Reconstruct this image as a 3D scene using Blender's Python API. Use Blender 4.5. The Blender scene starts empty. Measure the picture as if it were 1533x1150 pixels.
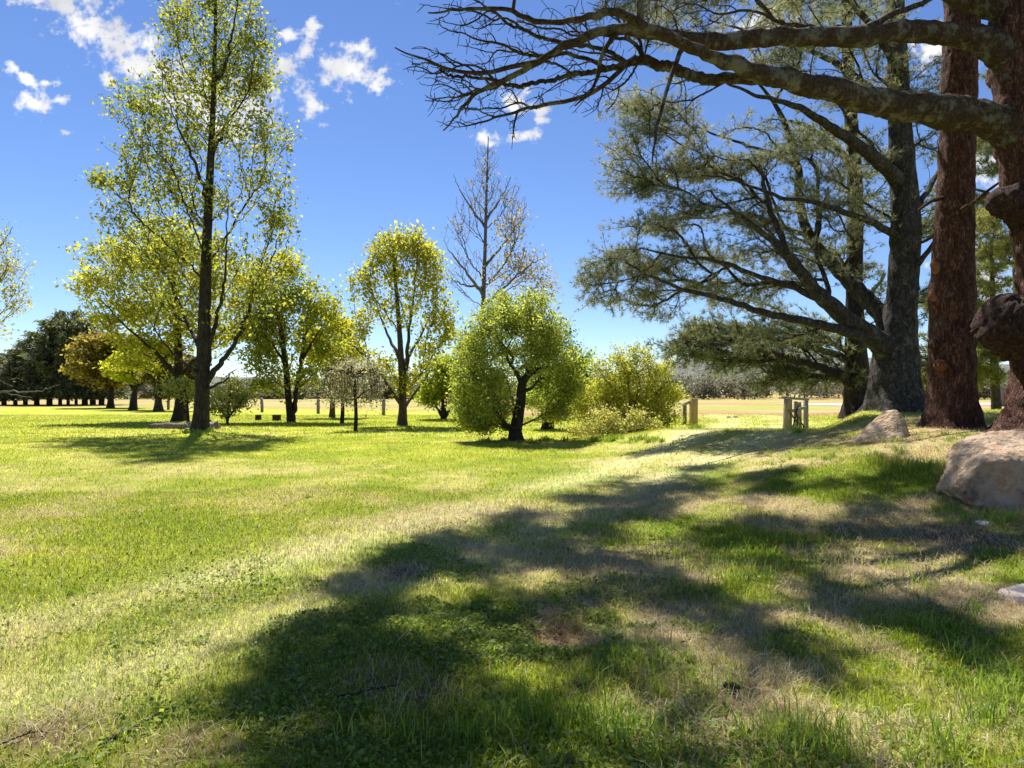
import bpy, math, random
import numpy as np
from mathutils import Vector

random.seed(7)
RNG = np.random.default_rng(11)
SC = bpy.context.scene
COL = SC.collection
F, CX, HY, CH = 999.0, 766.5, 588.0, 1.6          # lens, picture centre, horizon line, eye height

# ------------------------------------------------------------------ light direction
SUN_EL = math.radians(59.0)
SUN_AZ = math.radians(-19.0)                        # measured from +Y towards +X
SUN = np.array([math.sin(SUN_AZ)*math.cos(SUN_EL), math.cos(SUN_AZ)*math.cos(SUN_EL), math.sin(SUN_EL)])

# ------------------------------------------------------------------ noise
_T = np.random.default_rng(3).random(65536)
def _h(ix, iy, iz=0):
    return _T[(ix*73856093 ^ iy*19349663 ^ iz*83492791) & 65535]
def vnoise2(x, y):
    x = np.asarray(x, float); y = np.asarray(y, float)
    ix = np.floor(x).astype(np.int64); iy = np.floor(y).astype(np.int64)
    fx = x-ix; fy = y-iy
    fx = fx*fx*(3-2*fx); fy = fy*fy*(3-2*fy)
    a = _h(ix, iy); b = _h(ix+1, iy); c = _h(ix, iy+1); d = _h(ix+1, iy+1)
    return (a*(1-fx)+b*fx)*(1-fy)+(c*(1-fx)+d*fx)*fy
def fbm2(x, y, o=4):
    s = 0; a = .5; t = 0
    for i in range(o):
        s = s+a*vnoise2(x+17.3*i, y-9.1*i); t += a; a *= .5; x = x*2.03; y = y*2.03
    return s/t
def vnoise3(p):
    i = np.floor(p).astype(np.int64); f = p-i; f = f*f*(3-2*f)
    ix, iy, iz = i[..., 0], i[..., 1], i[..., 2]; fx, fy, fz = f[..., 0], f[..., 1], f[..., 2]
    def L(dz):
        a = _h(ix, iy, iz+dz); b = _h(ix+1, iy, iz+dz); c = _h(ix, iy+1, iz+dz); d = _h(ix+1, iy+1, iz+dz)
        return (a*(1-fx)+b*fx)*(1-fy)+(c*(1-fx)+d*fx)*fy
    return L(0)*(1-fz)+L(1)*fz
def sst(a, b, x):
    t = np.clip((x-a)/(b-a), 0, 1); return t*t*(3-2*t)

# ------------------------------------------------------------------ terrain
def terrain(x, y):
    x = np.asarray(x, float); y = np.asarray(y, float)
    up = sst(3.5, 12, y)*.86+sst(12, 18.5, y)*.25
    down = 1-sst(19, 27, y)*.78
    h = sst(1.2, 8.6, x)*up*down*(1-sst(60, 140, y))
    wq = (1-sst(.455, .535, x/np.maximum(y, 1.)))*sst(5, 9, y)
    h = h*(1-wq)+np.minimum(h, np.maximum(CH-.07-.0535*y, .10))*wq
    near = 1-sst(20, 60, y)
    h = h+near*((fbm2(x*.35+5, y*.35, 3)-.5)*.16*sst(2, 6, y)+(fbm2(x*1.6, y*1.6+7, 2)-.5)*.045)
    h = h-.10*np.exp(-(((x-.33)/.22)**2+((y-4.5)/.22)**2))           # the hollow in the foreground
    h = h-.05*np.exp(-(((x-.72)/.25)**2+((y-4.75)/.25)**2))
    h = h+sst(140, 700, y)*6.0*fbm2(x*.004, y*.004, 2)*sst(0, 400, np.abs(x)+200)
    return h-(0 if np.ndim(h) else 0)
H0 = float(terrain(0., 0.))
def ground_at(px, py):
    """the ground point seen at a picture position"""
    y = 1.5
    while y < 900:
        z = CH+(HY-py)/F*y
        x = (px-CX)/F*y
        if z <= float(terrain(x, y)):
            return np.array([x, y, float(terrain(x, y))])
        y *= 1.006
    return np.array([x, y, float(terrain(x, y))])
def P(px, py, D):
    return np.array([(px-CX)/F*D, D, CH+(HY-py)/F*D])

# ------------------------------------------------------------------ object helpers
def tag(o, label=None, cat=None, group=None, kind=None):
    if label: o['label'] = label
    if cat: o['category'] = cat
    if group: o['group'] = group
    if kind: o['kind'] = kind
    return o
def empty(name, loc, label, cat, group=None, rz=0):
    o = bpy.data.objects.new(name, None); COL.objects.link(o)
    o.location = [float(v) for v in loc]; o.rotation_euler = (0, 0, rz)
    o.empty_display_size = .2
    return tag(o, label, cat, group)
def mk(name, V, faces, mat, parent=None, col=None, smooth=False, extra=None):
    """link ONE mesh object. faces: list of (n,k) index arrays. Vertices in world space, or parent space if parent."""
    V = np.asarray(V, np.float32)
    if parent is not None:
        V = V-np.array(parent.location, np.float32)
    me = bpy.data.meshes.new(name)
    faces = [np.asarray(f, np.int32) for f in faces if len(f)]
    me.vertices.add(len(V)); me.vertices.foreach_set('co', V.ravel())
    tot = np.concatenate([np.full(len(f), f.shape[1], np.int32) for f in faces])
    idx = np.concatenate([f.ravel() for f in faces])
    me.loops.add(len(idx)); me.loops.foreach_set('vertex_index', idx)
    me.polygons.add(len(tot))
    me.polygons.foreach_set('loop_start', np.concatenate([[0], np.cumsum(tot)[:-1]]).astype(np.int32))
    try: me.polygons.foreach_set('loop_total', tot)
    except Exception: pass
    if smooth: me.polygons.foreach_set('use_smooth', np.ones(len(tot), bool))
    if col is not None:
        a = me.attributes.new('Col', 'FLOAT_COLOR', 'POINT')
        c = np.ones((len(V), 4), np.float32); c[:, :3] = col
        a.data.foreach_set('color', c.ravel())
    for k, v in (extra or {}).items():
        a = me.attributes.new(k, 'FLOAT', 'POINT'); a.data.foreach_set('value', np.asarray(v, np.float32))
    me.update(calc_edges=True); me.validate()
    me.materials.append(mat)
    o = bpy.data.objects.new(name, me); COL.objects.link(o)
    if parent is not None: o.parent = parent
    return o
class MB:
    def __init__(s): s.V = []; s.F = {3: [], 4: []}; s.n = 0
    def add(s, V, *faces):
        for f in faces:
            f = np.asarray(f, np.int32)
            if len(f): s.F[f.shape[1]].append(f+s.n)
        s.V.append(np.asarray(V, float)); s.n += len(V)
    def build(s, name, mat, parent=None, **kw):
        return mk(name, np.concatenate(s.V), [np.concatenate(f) for f in s.F.values() if f], mat, parent, **kw)

# ------------------------------------------------------------------ materials
def newmat(name):
    m = bpy.data.materials.new(name); m.use_nodes = True
    nt = m.node_tree; nt.nodes.clear()
    out = nt.nodes.new('ShaderNodeOutputMaterial')
    def N(t, **kw):
        n = nt.nodes.new('ShaderNode'+t)
        for k, v in kw.items(): setattr(n, k, v)
        return n
    def L(a, b): nt.links.new(a, b)
    return m, N, L, out
def foliage_mat(name, trans=.55, tint=(1.25, 1.15, .6), rough=.55, spec=.25):
    m, N, L, out = newmat(name)
    at = N('Attribute', attribute_name='Col')
    b = N('BsdfPrincipled'); b.inputs['Roughness'].default_value = rough; b.inputs['Specular IOR Level'].default_value = spec
    L(at.outputs['Color'], b.inputs['Base Color'])
    mul = N('Mix', data_type='RGBA', blend_type='MULTIPLY'); mul.inputs[0].default_value = 1
    L(at.outputs['Color'], mul.inputs[6]); mul.inputs[7].default_value = (*tint, 1)
    t = N('BsdfTranslucent'); L(mul.outputs[2], t.inputs['Color'])
    mx = N('MixShader'); mx.inputs[0].default_value = trans
    L(b.outputs[0], mx.inputs[1]); L(t.outputs[0], mx.inputs[2]); L(mx.outputs[0], out.inputs[0])
    return m
def bark_mat(name, c1, c2, c3, scale=9., stretch=.25, bump=.6, dist=.04, lichen=None, lich_amt=.5):
    m, N, L, out = newmat(name)
    tc = N('TexCoord'); mp = N('Mapping'); mp.inputs['Scale'].default_value = (1, 1, stretch)
    L(tc.outputs['Object'], mp.inputs[0])
    n1 = N('TexNoise'); n1.inputs['Scale'].default_value = scale; n1.inputs['Detail'].default_value = 8; n1.inputs['Roughness'].default_value = .7
    L(mp.outputs[0], n1.inputs['Vector'])
    vo = N('TexVoronoi', feature='DISTANCE_TO_EDGE'); vo.inputs['Scale'].default_value = scale*1.1
    wv = N('TexNoise'); wv.inputs['Scale'].default_value = scale*.9; wv.inputs['Detail'].default_value = 4
    L(mp.outputs[0], wv.inputs['Vector'])
    av = N('VectorMath', operation='MULTIPLY_ADD'); L(wv.outputs['Color'], av.inputs[0]); av.inputs[1].default_value = (.42, .42, .5)
    L(mp.outputs[0], av.inputs[2]); L(av.outputs[0], vo.inputs['Vector'])
    cr = N('ValToRGB'); e = cr.color_ramp.elements
    e[0].position = .3; e[0].color = (*c1, 1); e[1].position = .72; e[1].color = (*c3, 1)
    x = e.new(.5); x.color = (*c2, 1)
    L(n1.outputs['Fac'], cr.inputs[0])
    base = cr.outputs[0]
    mr = N('MapRange'); mr.inputs[1].default_value = 0; mr.inputs[2].default_value = .22; mr.inputs[3].default_value = .45; mr.inputs[4].default_value = 1
    L(vo.outputs['Distance'], mr.inputs[0])
    mu = N('Mix', data_type='RGBA', blend_type='MULTIPLY'); mu.inputs[0].default_value = 1
    L(base, mu.inputs[6]); L(mr.outputs[0], mu.inputs[7]); base = mu.outputs[2]
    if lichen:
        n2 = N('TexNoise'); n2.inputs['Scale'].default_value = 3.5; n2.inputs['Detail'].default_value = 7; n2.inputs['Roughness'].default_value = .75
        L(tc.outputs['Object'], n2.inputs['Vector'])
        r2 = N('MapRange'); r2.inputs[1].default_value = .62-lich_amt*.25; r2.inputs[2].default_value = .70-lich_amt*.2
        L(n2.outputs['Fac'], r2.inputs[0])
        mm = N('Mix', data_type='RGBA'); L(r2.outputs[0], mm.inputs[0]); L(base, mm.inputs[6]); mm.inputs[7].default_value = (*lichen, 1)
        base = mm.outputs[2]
    b = N('BsdfPrincipled'); b.inputs['Roughness'].default_value = .9; b.inputs['Specular IOR Level'].default_value = .15
    L(base, b.inputs['Base Color'])
    ad = N('Math', operation='ADD'); L(n1.outputs['Fac'], ad.inputs[0]); L(mr.outputs[0], ad.inputs[1])
    bp = N('Bump'); bp.inputs['Strength'].default_value = bump; bp.inputs['Distance'].default_value = dist
    L(ad.outputs[0], bp.inputs['Height']); L(bp.outputs[0], b.inputs['Normal'])
    L(b.outputs[0], out.inputs[0])
    return m
def noise_mat(name, ramp, scale=6, detail=8, rough=.9, bump=.4, dist=.03, stretch=(1, 1, 1)):
    m, N, L, out = newmat(name)
    tc = N('TexCoord'); mp = N('Mapping'); mp.inputs['Scale'].default_value = stretch
    L(tc.outputs['Object'], mp.inputs[0])
    n1 = N('TexNoise'); n1.inputs['Scale'].default_value = scale; n1.inputs['Detail'].default_value = detail; n1.inputs['Roughness'].default_value = .65
    L(mp.outputs[0], n1.inputs['Vector'])
    cr = N('ValToRGB'); e = cr.color_ramp.elements
    e[0].position = ramp[0][0]; e[0].color = (*ramp[0][1], 1); e[1].position = ramp[-1][0]; e[1].color = (*ramp[-1][1], 1)
    for p, c in ramp[1:-1]:
        x = e.new(p); x.color = (*c, 1)
    L(n1.outputs['Fac'], cr.inputs[0])
    b = N('BsdfPrincipled'); b.inputs['Roughness'].default_value = rough; b.inputs['Specular IOR Level'].default_value = .2
    L(cr.outputs[0], b.inputs['Base Color'])
    n2 = N('TexNoise'); n2.inputs['Scale'].default_value = scale*4; n2.inputs['Detail'].default_value = 8; L(mp.outputs[0], n2.inputs['Vector'])
    ad = N('Math', operation='ADD'); L(n1.outputs['Fac'], ad.inputs[0]); L(n2.outputs['Fac'], ad.inputs[1])
    bp = N('Bump'); bp.inputs['Strength'].default_value = bump; bp.inputs['Distance'].default_value = dist
    L(ad.outputs[0], bp.inputs['Height']); L(bp.outputs[0], b.inputs['Normal']); L(b.outputs[0], out.inputs[0])
    return m

LEAF = foliage_mat('leaf', .65, (1.22, 1.2, .66))
NEEDLE = foliage_mat('needle', .45, (1.12, 1.06, .85), .5, .3)
GRASS = foliage_mat('grass_blade', .5, (1.2, 1.15, .6), .5, .3)
DRYMAT = foliage_mat('dry_grass_blade', .4, (1.1, 1.0, .8), .7, .2)
BARK_PINE = bark_mat('pine_bark_red', (.045, .02, .016), (.155, .07, .05), (.29, .165, .13), 10, .35, 1., .06, (.16, .16, .12), .12)
BARK_STUMP = bark_mat('stump_bark', (.03, .017, .014), (.11, .06, .046), (.24, .15, .12), 14, .6, 1., .08)
BARK_WISP = bark_mat('wispy_bark', (.10, .085, .08), (.17, .15, .14), (.25, .22, .21), 20, 1., .4, .01)
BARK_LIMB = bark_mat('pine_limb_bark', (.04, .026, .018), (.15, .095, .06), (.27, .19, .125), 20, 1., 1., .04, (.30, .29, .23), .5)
BARK_GREY = bark_mat('grey_pine_bark', (.035, .03, .027), (.095, .082, .074), (.19, .165, .148), 11, .4, 1., .05, (.17, .17, .14), .3)
BARK_DARK = bark_mat('dark_bark', (.025, .02, .017), (.06, .048, .04), (.12, .10, .085), 12, .3, .8, .03)
BARK_BROWN = bark_mat('brown_bark', (.05, .038, .028), (.12, .09, .065), (.20, .16, .12), 14, .4, .7, .03)
BARK_TWIG = bark_mat('twig_bark', (.04, .028, .025), (.085, .06, .052), (.15, .115, .10), 20, 1., .4, .01)
BARK_PALE = bark_mat('pale_dead_wood', (.12, .10, .09), (.22, .19, .165), (.33, .29, .26), 14, .5, .5, .01)
CUTWOOD = noise_mat('cut_wood', [(.3, (.08, .035, .025)), (.5, (.19, .08, .04)), (.75, (.32, .16, .07))], 14)
ROCK = noise_mat('sandstone', [(.33, (.10, .075, .055)), (.44, (.30, .21, .14)), (.55, (.41, .315, .225)), (.63, (.38, .22, .115)), (.76, (.52, .43, .34))], 3.2, 12, .9, 1., .05)
ROCK_GREY = noise_mat('grey_stone', [(.3, (.09, .08, .07)), (.5, (.22, .2, .18)), (.75, (.38, .35, .31))], 5, 9, .9, .7, .04)
POSTWOOD = noise_mat('post_timber', [(.3, (.20, .13, .06)), (.5, (.34, .24, .11)), (.75, (.46, .35, .18))], 5, 8, .9, .5, .015, (4, 4, .4))
GREYWOOD = noise_mat('weathered_timber', [(.3, (.09, .075, .07)), (.5, (.22, .19, .18)), (.75, (.36, .33, .31))], 5, 8, .9, .6, .015, (5, 5, .4))
WIRE = noise_mat('fence_wire', [(.3, (.15, .14, .13)), (.7, (.3, .28, .26))], 5)
CONE = noise_mat('pine_cone_scales', [(.3, (.04, .02, .015)), (.5, (.10, .055, .04)), (.75, (.19, .12, .09))], 30)

# ------------------------------------------------------------------ tubes
def catmull(p, r, S):
    n = len(p)
    if n < 3 and S <= 1: return p, r
    q = np.vstack([2*p[0]-p[1], p, 2*p[-1]-p[-2]])
    t = np.linspace(0, 1, S, endpoint=False)[None, :, None]
    a, b, c, d = q[:-3, None], q[1:-2, None], q[2:-1, None], q[3:, None]
    o = .5*((2*b)+(-a+c)*t+(2*a-5*b+4*c-d)*t*t+(-a+3*b-3*c+d)*t**3)
    o = np.vstack([o.reshape(-1, 3), p[-1:]])
    tt = np.concatenate([(np.arange(n-1)[:, None]+t[0, :, 0][None]).ravel(), [n-1]])
    return o, np.interp(tt, np.arange(n), r)
def tube(mb, p, r, k, rough=0., freq=6., zs=.35, cap=True, flute=0., seed=0.):
    n = len(p)
    t = np.gradient(p, axis=0); t /= np.linalg.norm(t, axis=1, keepdims=True)+1e-9
    m = p[-1]-p[0]; m = m/(np.linalg.norm(m)+1e-9)
    ref = np.array([1., .13, .07]) if abs(m[0]) < .7 else np.array([.1, 1., .2])
    u = np.cross(t, ref); u /= np.linalg.norm(u, axis=1, keepdims=True)+1e-9
    v = np.cross(t, u)
    a = np.linspace(0, 2*math.pi, k, endpoint=False)
    d = u[:, None]*np.cos(a)[None, :, None]+v[:, None]*np.sin(a)[None, :, None]
    rr = np.repeat(r[:, None], k, 1)
    if rough:
        q = p[:, None]+d*r[:, None, None]
        w = np.array([freq, freq, freq*zs])
        n1 = vnoise3(q*w+31.7); n2 = vnoise3(q*w*2.3+5.1); n3 = vnoise3(q*w*.22+9.)
        ridge = np.abs(n1-.5)*2
        rr = rr*(1+rough*((ridge-.45)*.55+(n2-.5)*.35+(n3-.5)*.9))
    if flute is not None and np.ndim(flute) and np.any(flute):
        rr = rr*(1+flute[:, None]*np.cos(a*5+seed)[None]*.5+flute[:, None]*np.cos(a*3+seed*2)[None]*.35)
    V = (p[:, None]+d*rr[:, :, None]).reshape(-1, 3)
    i = np.arange(n-1)[:, None]*k; j = np.arange(k)[None]; j2 = (j+1) % k
    Fq = np.stack([i+j, i+j2, i+k+j2, i+k+j], -1).reshape(-1, 4)
    if cap:
        V = np.vstack([V, p[-1]+t[-1]*r[-1]*.4])
        b = (n-1)*k; jj = np.arange(k)
        mb.add(V, Fq, np.stack([b+jj, b+(jj+1) % k, np.full(k, n*k)], -1))
    else:
        mb.add(V, Fq)

# ------------------------------------------------------------------ skeletons
class Skel:
    def __init__(s):
        s.pos = []; s.par = []; s.pl = []; s.fr = []; s.path = []; s.ok = []; s.limb = []
        s.npath = 0
    def add_path(s, pts, radii, root=False, ok=True, spacing=.35, limb=None, jit=0.):
        pts = np.asarray(pts, float); radii = np.asarray(radii, float)
        L = np.linalg.norm(np.diff(pts, axis=0), axis=1).max()
        q, r = catmull(pts, radii, max(1, int(math.ceil(L/spacing))))
        if jit:
            j = RNG.normal(0, 1, q.shape)*jit; j[0] = 0; q = q+j
        if root: prev = -1
        else:
            A = np.array(s.pos); prev = int(np.argmin(np.linalg.norm(A-q[0], axis=1)))
        s.npath += 1
        for k in range(len(q)):
            if not root and k == 0 and np.linalg.norm(q[0]-s.pos[prev]) < .02: continue
            pl = 0 if prev < 0 else s.pl[prev]+float(np.linalg.norm(q[k]-s.pos[prev]))
            s.pos.append(q[k]); s.par.append(prev); s.pl.append(pl); s.fr.append(r[k]); s.path.append(s.npath)
            s.ok.append(ok if not callable(ok) else ok(q[k])); s.limb.append(limb or 0)
            prev = len(s.pos)-1
    def grow(s, pts, bf=.3, asc=0., ascw=2.5):
        pts = np.asarray(pts, float); n = len(pts)
        if n == 0: return []
        best = np.full(n, 1e9); arg = np.zeros(n, int)
        def relax(idx):
            q = s.pos[idx]
            d = np.linalg.norm(pts-q, axis=1)
            c = d+bf*s.pl[idx]
            if asc is not None and asc != 0:
                hd = np.linalg.norm(pts[:, :2]-q[:2], axis=1)
                c = c+ascw*np.maximum(0, q[2]-(pts[:, 2]-asc*hd))
            mm = c < best
            best[mm] = c[mm]; arg[mm] = idx
        for i in range(len(s.pos)):
            if s.ok[i]: relax(i)
        done = np.zeros(n, bool); ids = np.zeros(n, int)
        for _ in range(n):
            b = np.where(done, 1e12, best); i = int(np.argmin(b)); done[i] = True
            a = int(arg[i])
            s.pos.append(pts[i]); s.par.append(a); s.pl.append(s.pl[a]+float(np.linalg.norm(pts[i]-s.pos[a])))
            s.fr.append(0.); s.path.append(0); s.ok.append(True); s.limb.append(s.limb[a]); ids[i] = len(s.pos)-1
            relax(ids[i])
        return ids
    def smooth(s, it=3):
        pos = np.array(s.pos); par = np.array(s.par); n = len(pos)
        kid = np.full(n, -1); depth = np.zeros(n)
        for i in sorted(range(n), key=lambda i: -s.pl[i]):
            q = par[i]
            if q >= 0 and depth[i]+1 > depth[q]: depth[q] = depth[i]+1; kid[q] = i
        m = (np.array(s.fr) == 0) & (kid >= 0) & (par >= 0)
        for _ in range(it):
            new = pos.copy(); new[m] = .4*pos[m]+.3*(pos[par[m]]+pos[kid[m]]); pos = new
        s.pos = list(pos)
    def mesh(s, r0=.006, ex=2.3, jit=.05, sag=0., rough=.1, freq=6., zs=.35, kmul=1., flare=None, rmax=.65, fine=1.):
        """returns {limb id: MB}"""
        s.smooth()
        n = len(s.pos); pos = np.array(s.pos); ch = [[] for _ in range(n)]
        for i, p in enumerate(s.par):
            if p >= 0: ch[p].append(i)
        acc = np.zeros(n); r = np.zeros(n)
        order = sorted(range(n), key=lambda i: -s.pl[i])
        for i in order:
            if s.fr[i] > 0: r[i] = s.fr[i]
            else: r[i] = max(r0, acc[i]**(1/ex))
            if s.par[i] >= 0 and s.fr[s.par[i]] == 0: acc[s.par[i]] += r[i]**ex
        for i in sorted(range(n), key=lambda i: s.pl[i]):
            p = s.par[i]
            if p >= 0 and s.fr[i] == 0: r[i] = min(r[i], r[p]*(rmax if s.fr[p] > 0 else 1.))
        out = {}
        heads = [i for i in range(n) if s.par[i] < 0]
        while heads:
            i = heads.pop(); c = [i]
            while ch[c[-1]]:
                ks = ch[c[-1]]
                same = [k for k in ks if s.path[k] == s.path[c[-1]] and s.path[k] > 0]
                nx = same[0] if same else max(ks, key=lambda k: r[k])
                if s.fr[c[-1]] > 0 and s.fr[nx] == 0 and r[c[-1]] > .15: # leave thick ends blunt, start new chain
                    heads.extend(ks); break
                heads.extend(k for k in ks if k != nx); c.append(nx)
            p = pos[c]; rr = r[c].copy()
            if s.par[i] >= 0:
                p = np.vstack([pos[s.par[i]], p]); rr = np.concatenate([[min(rr[0]*1.25, r[s.par[i]])], rr])
            if len(p) < 2: continue
            thick = rr.max()
            seg = np.linalg.norm(np.diff(p, axis=0), axis=1).max()
            fixed = s.fr[i] > 0
            if fixed and thick > .12: S = max(1, int(math.ceil(seg/(.07*fine))))
            elif seg > .25: S = int(min(5, math.ceil(seg/.22)))
            else: S = 2
            if not fixed and jit:
                q, qr = catmull(p, rr, S)
                L = seg
                j = RNG.normal(0, 1, q.shape)*jit*min(L, 1.2)
                j[::S] *= .3; j[0] = 0
                q = q+j
                if sag:
                    pass
            else: q, qr = catmull(p, rr, S)
            k = 3 if thick < .012 else 4 if thick < .03 else 6 if thick < .08 else 10 if thick < .16 else int(20+thick*36)
            k = max(3, int(k*kmul)) if thick >= .08 else k
            fl = None
            if flare and fixed and s.par[i] < 0:
                hgt = q[:, 2]-q[0, 2]
                e = np.exp(-np.maximum(hgt, 0)/flare[0])
                qr = qr*(1+flare[1]*e); fl = e*flare[2]
            mb = out.setdefault(s.limb[c[-1] if s.par[i] < 0 else i], MB())
            tube(mb, q, qr, k, rough if thick > .1 else 0, freq, zs, True, fl, i*1.7)
        s.r = r
        return out

def ellipsoid_pts(D, e, shell=.45):
    """e = (px, py, rx, ry, n[, dD[, rD in metres]])"""
    px, py, rx, ry, n = e[:5]
    dd = e[5] if len(e) > 5 else 0.
    c = P(px, py, D+dd); s = (D+dd)/F
    rD = e[6] if len(e) > 6 else rx*s
    v = RNG.normal(0, 1, (n, 3)); v /= np.linalg.norm(v, axis=1, keepdims=True)
    v *= RNG.random((n, 1))**shell
    return c+v*np.array([rx*s, rD, ry*s])

# ------------------------------------------------------------------ leaves
def rand_dirs(n, zb=0.):
    v = RNG.normal(0, 1, (n, 3)); v[:, 2] += zb
    return v/(np.linalg.norm(v, axis=1, keepdims=True)+1e-9)
def palette(n, cols, var=.18, fac=None):
    cols = np.array(cols); m = len(cols)
    t = (RNG.random(n) if fac is None else np.clip(fac, 0, 1))*(m-1)
    i = np.minimum(t.astype(int), m-2); f = (t-i)[:, None]
    c = cols[i]*(1-f)+cols[i+1]*f
    return 1-np.exp(-1.75*np.clip(c*(1+RNG.normal(0, var, (n, 1))), .004, .9))
def leaf_mesh(c, L, W, cols, zb=.6, lv=.3, fac=None, axis=None):
    n = len(c)
    nr = rand_dirs(n, zb); a = rand_dirs(n) if axis is None else axis
    a = a-nr*np.sum(a*nr, 1, keepdims=True); a /= np.linalg.norm(a, axis=1, keepdims=True)+1e-9
    b = np.cross(nr, a)
    s = (1+RNG.normal(0, lv, (n, 1))).clip(.4, 1.8)
    A = a*L*.5*s; B = b*W*.5*s
    V = np.stack([c-A, c+B-A*.1-nr*W*.12, c+A, c-B-A*.1-nr*W*.12], 1).reshape(-1, 3)
    Fq = np.arange(4*n).reshape(-1, 4)
    return V, Fq, np.repeat(palette(n, cols, .16, fac), 4, 0)
def leaves(centres, k, sig, L, W, cols, zb=.6, clump=.5, flat=.7):
    """k leaves around every centre; clump = how much of the colour is shared by a centre"""
    m = len(centres)
    kk = RNG.poisson(k, m)
    idx = np.repeat(np.arange(m), kk); n = len(idx)
    o = RNG.normal(0, 1, (n, 3))*sig*np.array([1, 1, flat])
    f = RNG.random(m)[idx]*clump+RNG.random(n)*(1-clump)
    return leaf_mesh(centres[idx]+o, L, W, cols, zb, .3, f)
def needles(base, dirs, k, L, W, cols, spread=.75, fac=None):
    n = len(base)
    B = np.repeat(base, k, 0); Dv = np.repeat(dirs, k, 0); m = len(B)
    d = Dv+RNG.normal(0, 1, (m, 3))*spread; d /= np.linalg.norm(d, axis=1, keepdims=True)+1e-9
    w = np.cross(d, rand_dirs(m)); w /= np.linalg.norm(w, axis=1, keepdims=True)+1e-9
    l = L*(1+RNG.normal(0, .2, (m, 1))).clip(.5, 1.5)
    V = np.stack([B-w*W*.5, B+w*W*.5, B+d*l+np.array([0, 0, -.12])*l], 1).reshape(-1, 3)
    f = np.repeat(RNG.random(n) if fac is None else fac, k)*.7+RNG.random(m)*.3
    return V, np.arange(3*m).reshape(-1, 3), np.repeat(palette(m, cols, .14, f), 3, 0)

# palettes (linear albedo)
G_SPRING = [(.13, .17, .02), (.20, .25, .03), (.29, .31, .035), (.36, .32, .045)]
G_YELLOW = [(.16, .185, .025), (.27, .28, .035), (.36, .345, .045), (.46, .38, .05)]
G_FRESH = [(.10, .17, .015), (.17, .25, .025), (.25, .32, .03)]
G_BUSH = [(.10, .145, .025), (.19, .24, .045), (.30, .33, .07), (.41, .42, .10)]
G_PALE = [(.22, .24, .07), (.30, .31, .09), (.36, .34, .12)]
G_DARK = [(.025, .04, .02), (.05, .068, .03), (.085, .10, .045), (.13, .13, .06)]
G_BRONZE = [(.08, .062, .025), (.15, .11, .03), (.21, .17, .04), (.18, .17, .045)]
G_PINE = [(.072, .088, .05), (.145, .165, .085), (.225, .235, .12), (.33, .31, .15)]
G_GREY = [(.17, .15, .14), (.24, .21, .18), (.22, .24, .13)]
G_BROWN = [(.15, .12, .07), (.23, .18, .10), (.29, .26, .12)]

def px_path(pts, D):
    """[(px, py, r px[, dD])] -> world points and radii"""
    w = np.array([P(a[0], a[1], D+(a[3] if len(a) > 3 else 0)) for a in pts])
    r = np.array([a[2]*(D+(a[3] if len(a) > 3 else 0))/F for a in pts])
    return w, r

def broadleaf(name, label, cat, D, trunk, limbs=(), crown=(), group=None, bark=None, r0=.008, bf=.3, asc=.6, ascw=2.5,
              leaf=None, jit=.05, zmin=None, stems=(), rough=.12, flare=(.5, .35, .25), extra_pts=None, ex=2.3, shell=.6, nm=1.7):
    base = P(trunk[0][0], HY, D); base[2] = float(terrain(base[0], D))-.03
    root = empty(name, base, label, cat, group)
    s = Skel()
    w, r = px_path(trunk, D); w[0] = base
    zm = base[2]+(zmin if zmin is not None else .8)
    s.add_path(w, r, True, ok=lambda q: q[2] > zm)
    for st in stems:
        w, r = px_path(st, D); w[0, 2] = min(w[0, 2], w[0, 2]); s.add_path(w, r, ok=lambda q: q[2] > zm)
    for lb in limbs:
        w, r = px_path(lb, D); s.add_path(w, r*np.linspace(.85, .35, len(r)), jit=.03)
    pts = np.concatenate([ellipsoid_pts(D, (*e[:4], int(e[4]*nm), *e[5:]), shell) for e in crown]) if crown else np.zeros((0, 3))
    if extra_pts is not None: pts = np.concatenate([pts, extra_pts])
    keep = pts[:, 2] > terrain(pts[:, 0], pts[:, 1])+.12
    pts = pts[keep]
    ids = s.grow(pts, bf, asc, ascw)
    mbs = s.mesh(r0=r0, jit=jit, rough=rough, flare=flare, ex=ex)
    allmb = MB()
    for mb in mbs.values():
        o = allmb.n
        for k in mb.F: allmb.F[k] += [f+o for f in mb.F[k]]
        allmb.V += mb.V; allmb.n += mb.n
    allmb.build('trunk', bark or BARK_BROWN, root, smooth=True)
    if leaf:
        # leaf positions: at the twig nodes and along their last stretch
        A = np.array(s.pos); par = np.array(s.par)
        tips = A[ids]; pp = A[par[ids]]
        mid = tips*.6+pp*.4
        near = np.linalg.norm(tips-pp, axis=1) < 1.6
        cs = np.concatenate([tips, mid[near]])
        lo = leaf.get('minz')
        V, Fq, C = leaves(cs, leaf['k']*.6*1.12/nm, leaf['sig']*.66, leaf['L'], leaf['W'], leaf['cols'], leaf.get('zb', .6), leaf.get('clump', .5), leaf.get('flat', .7))
        mk('crown', V, [Fq], leaf.get('mat', LEAF), root, C)
    return root, s

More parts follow.
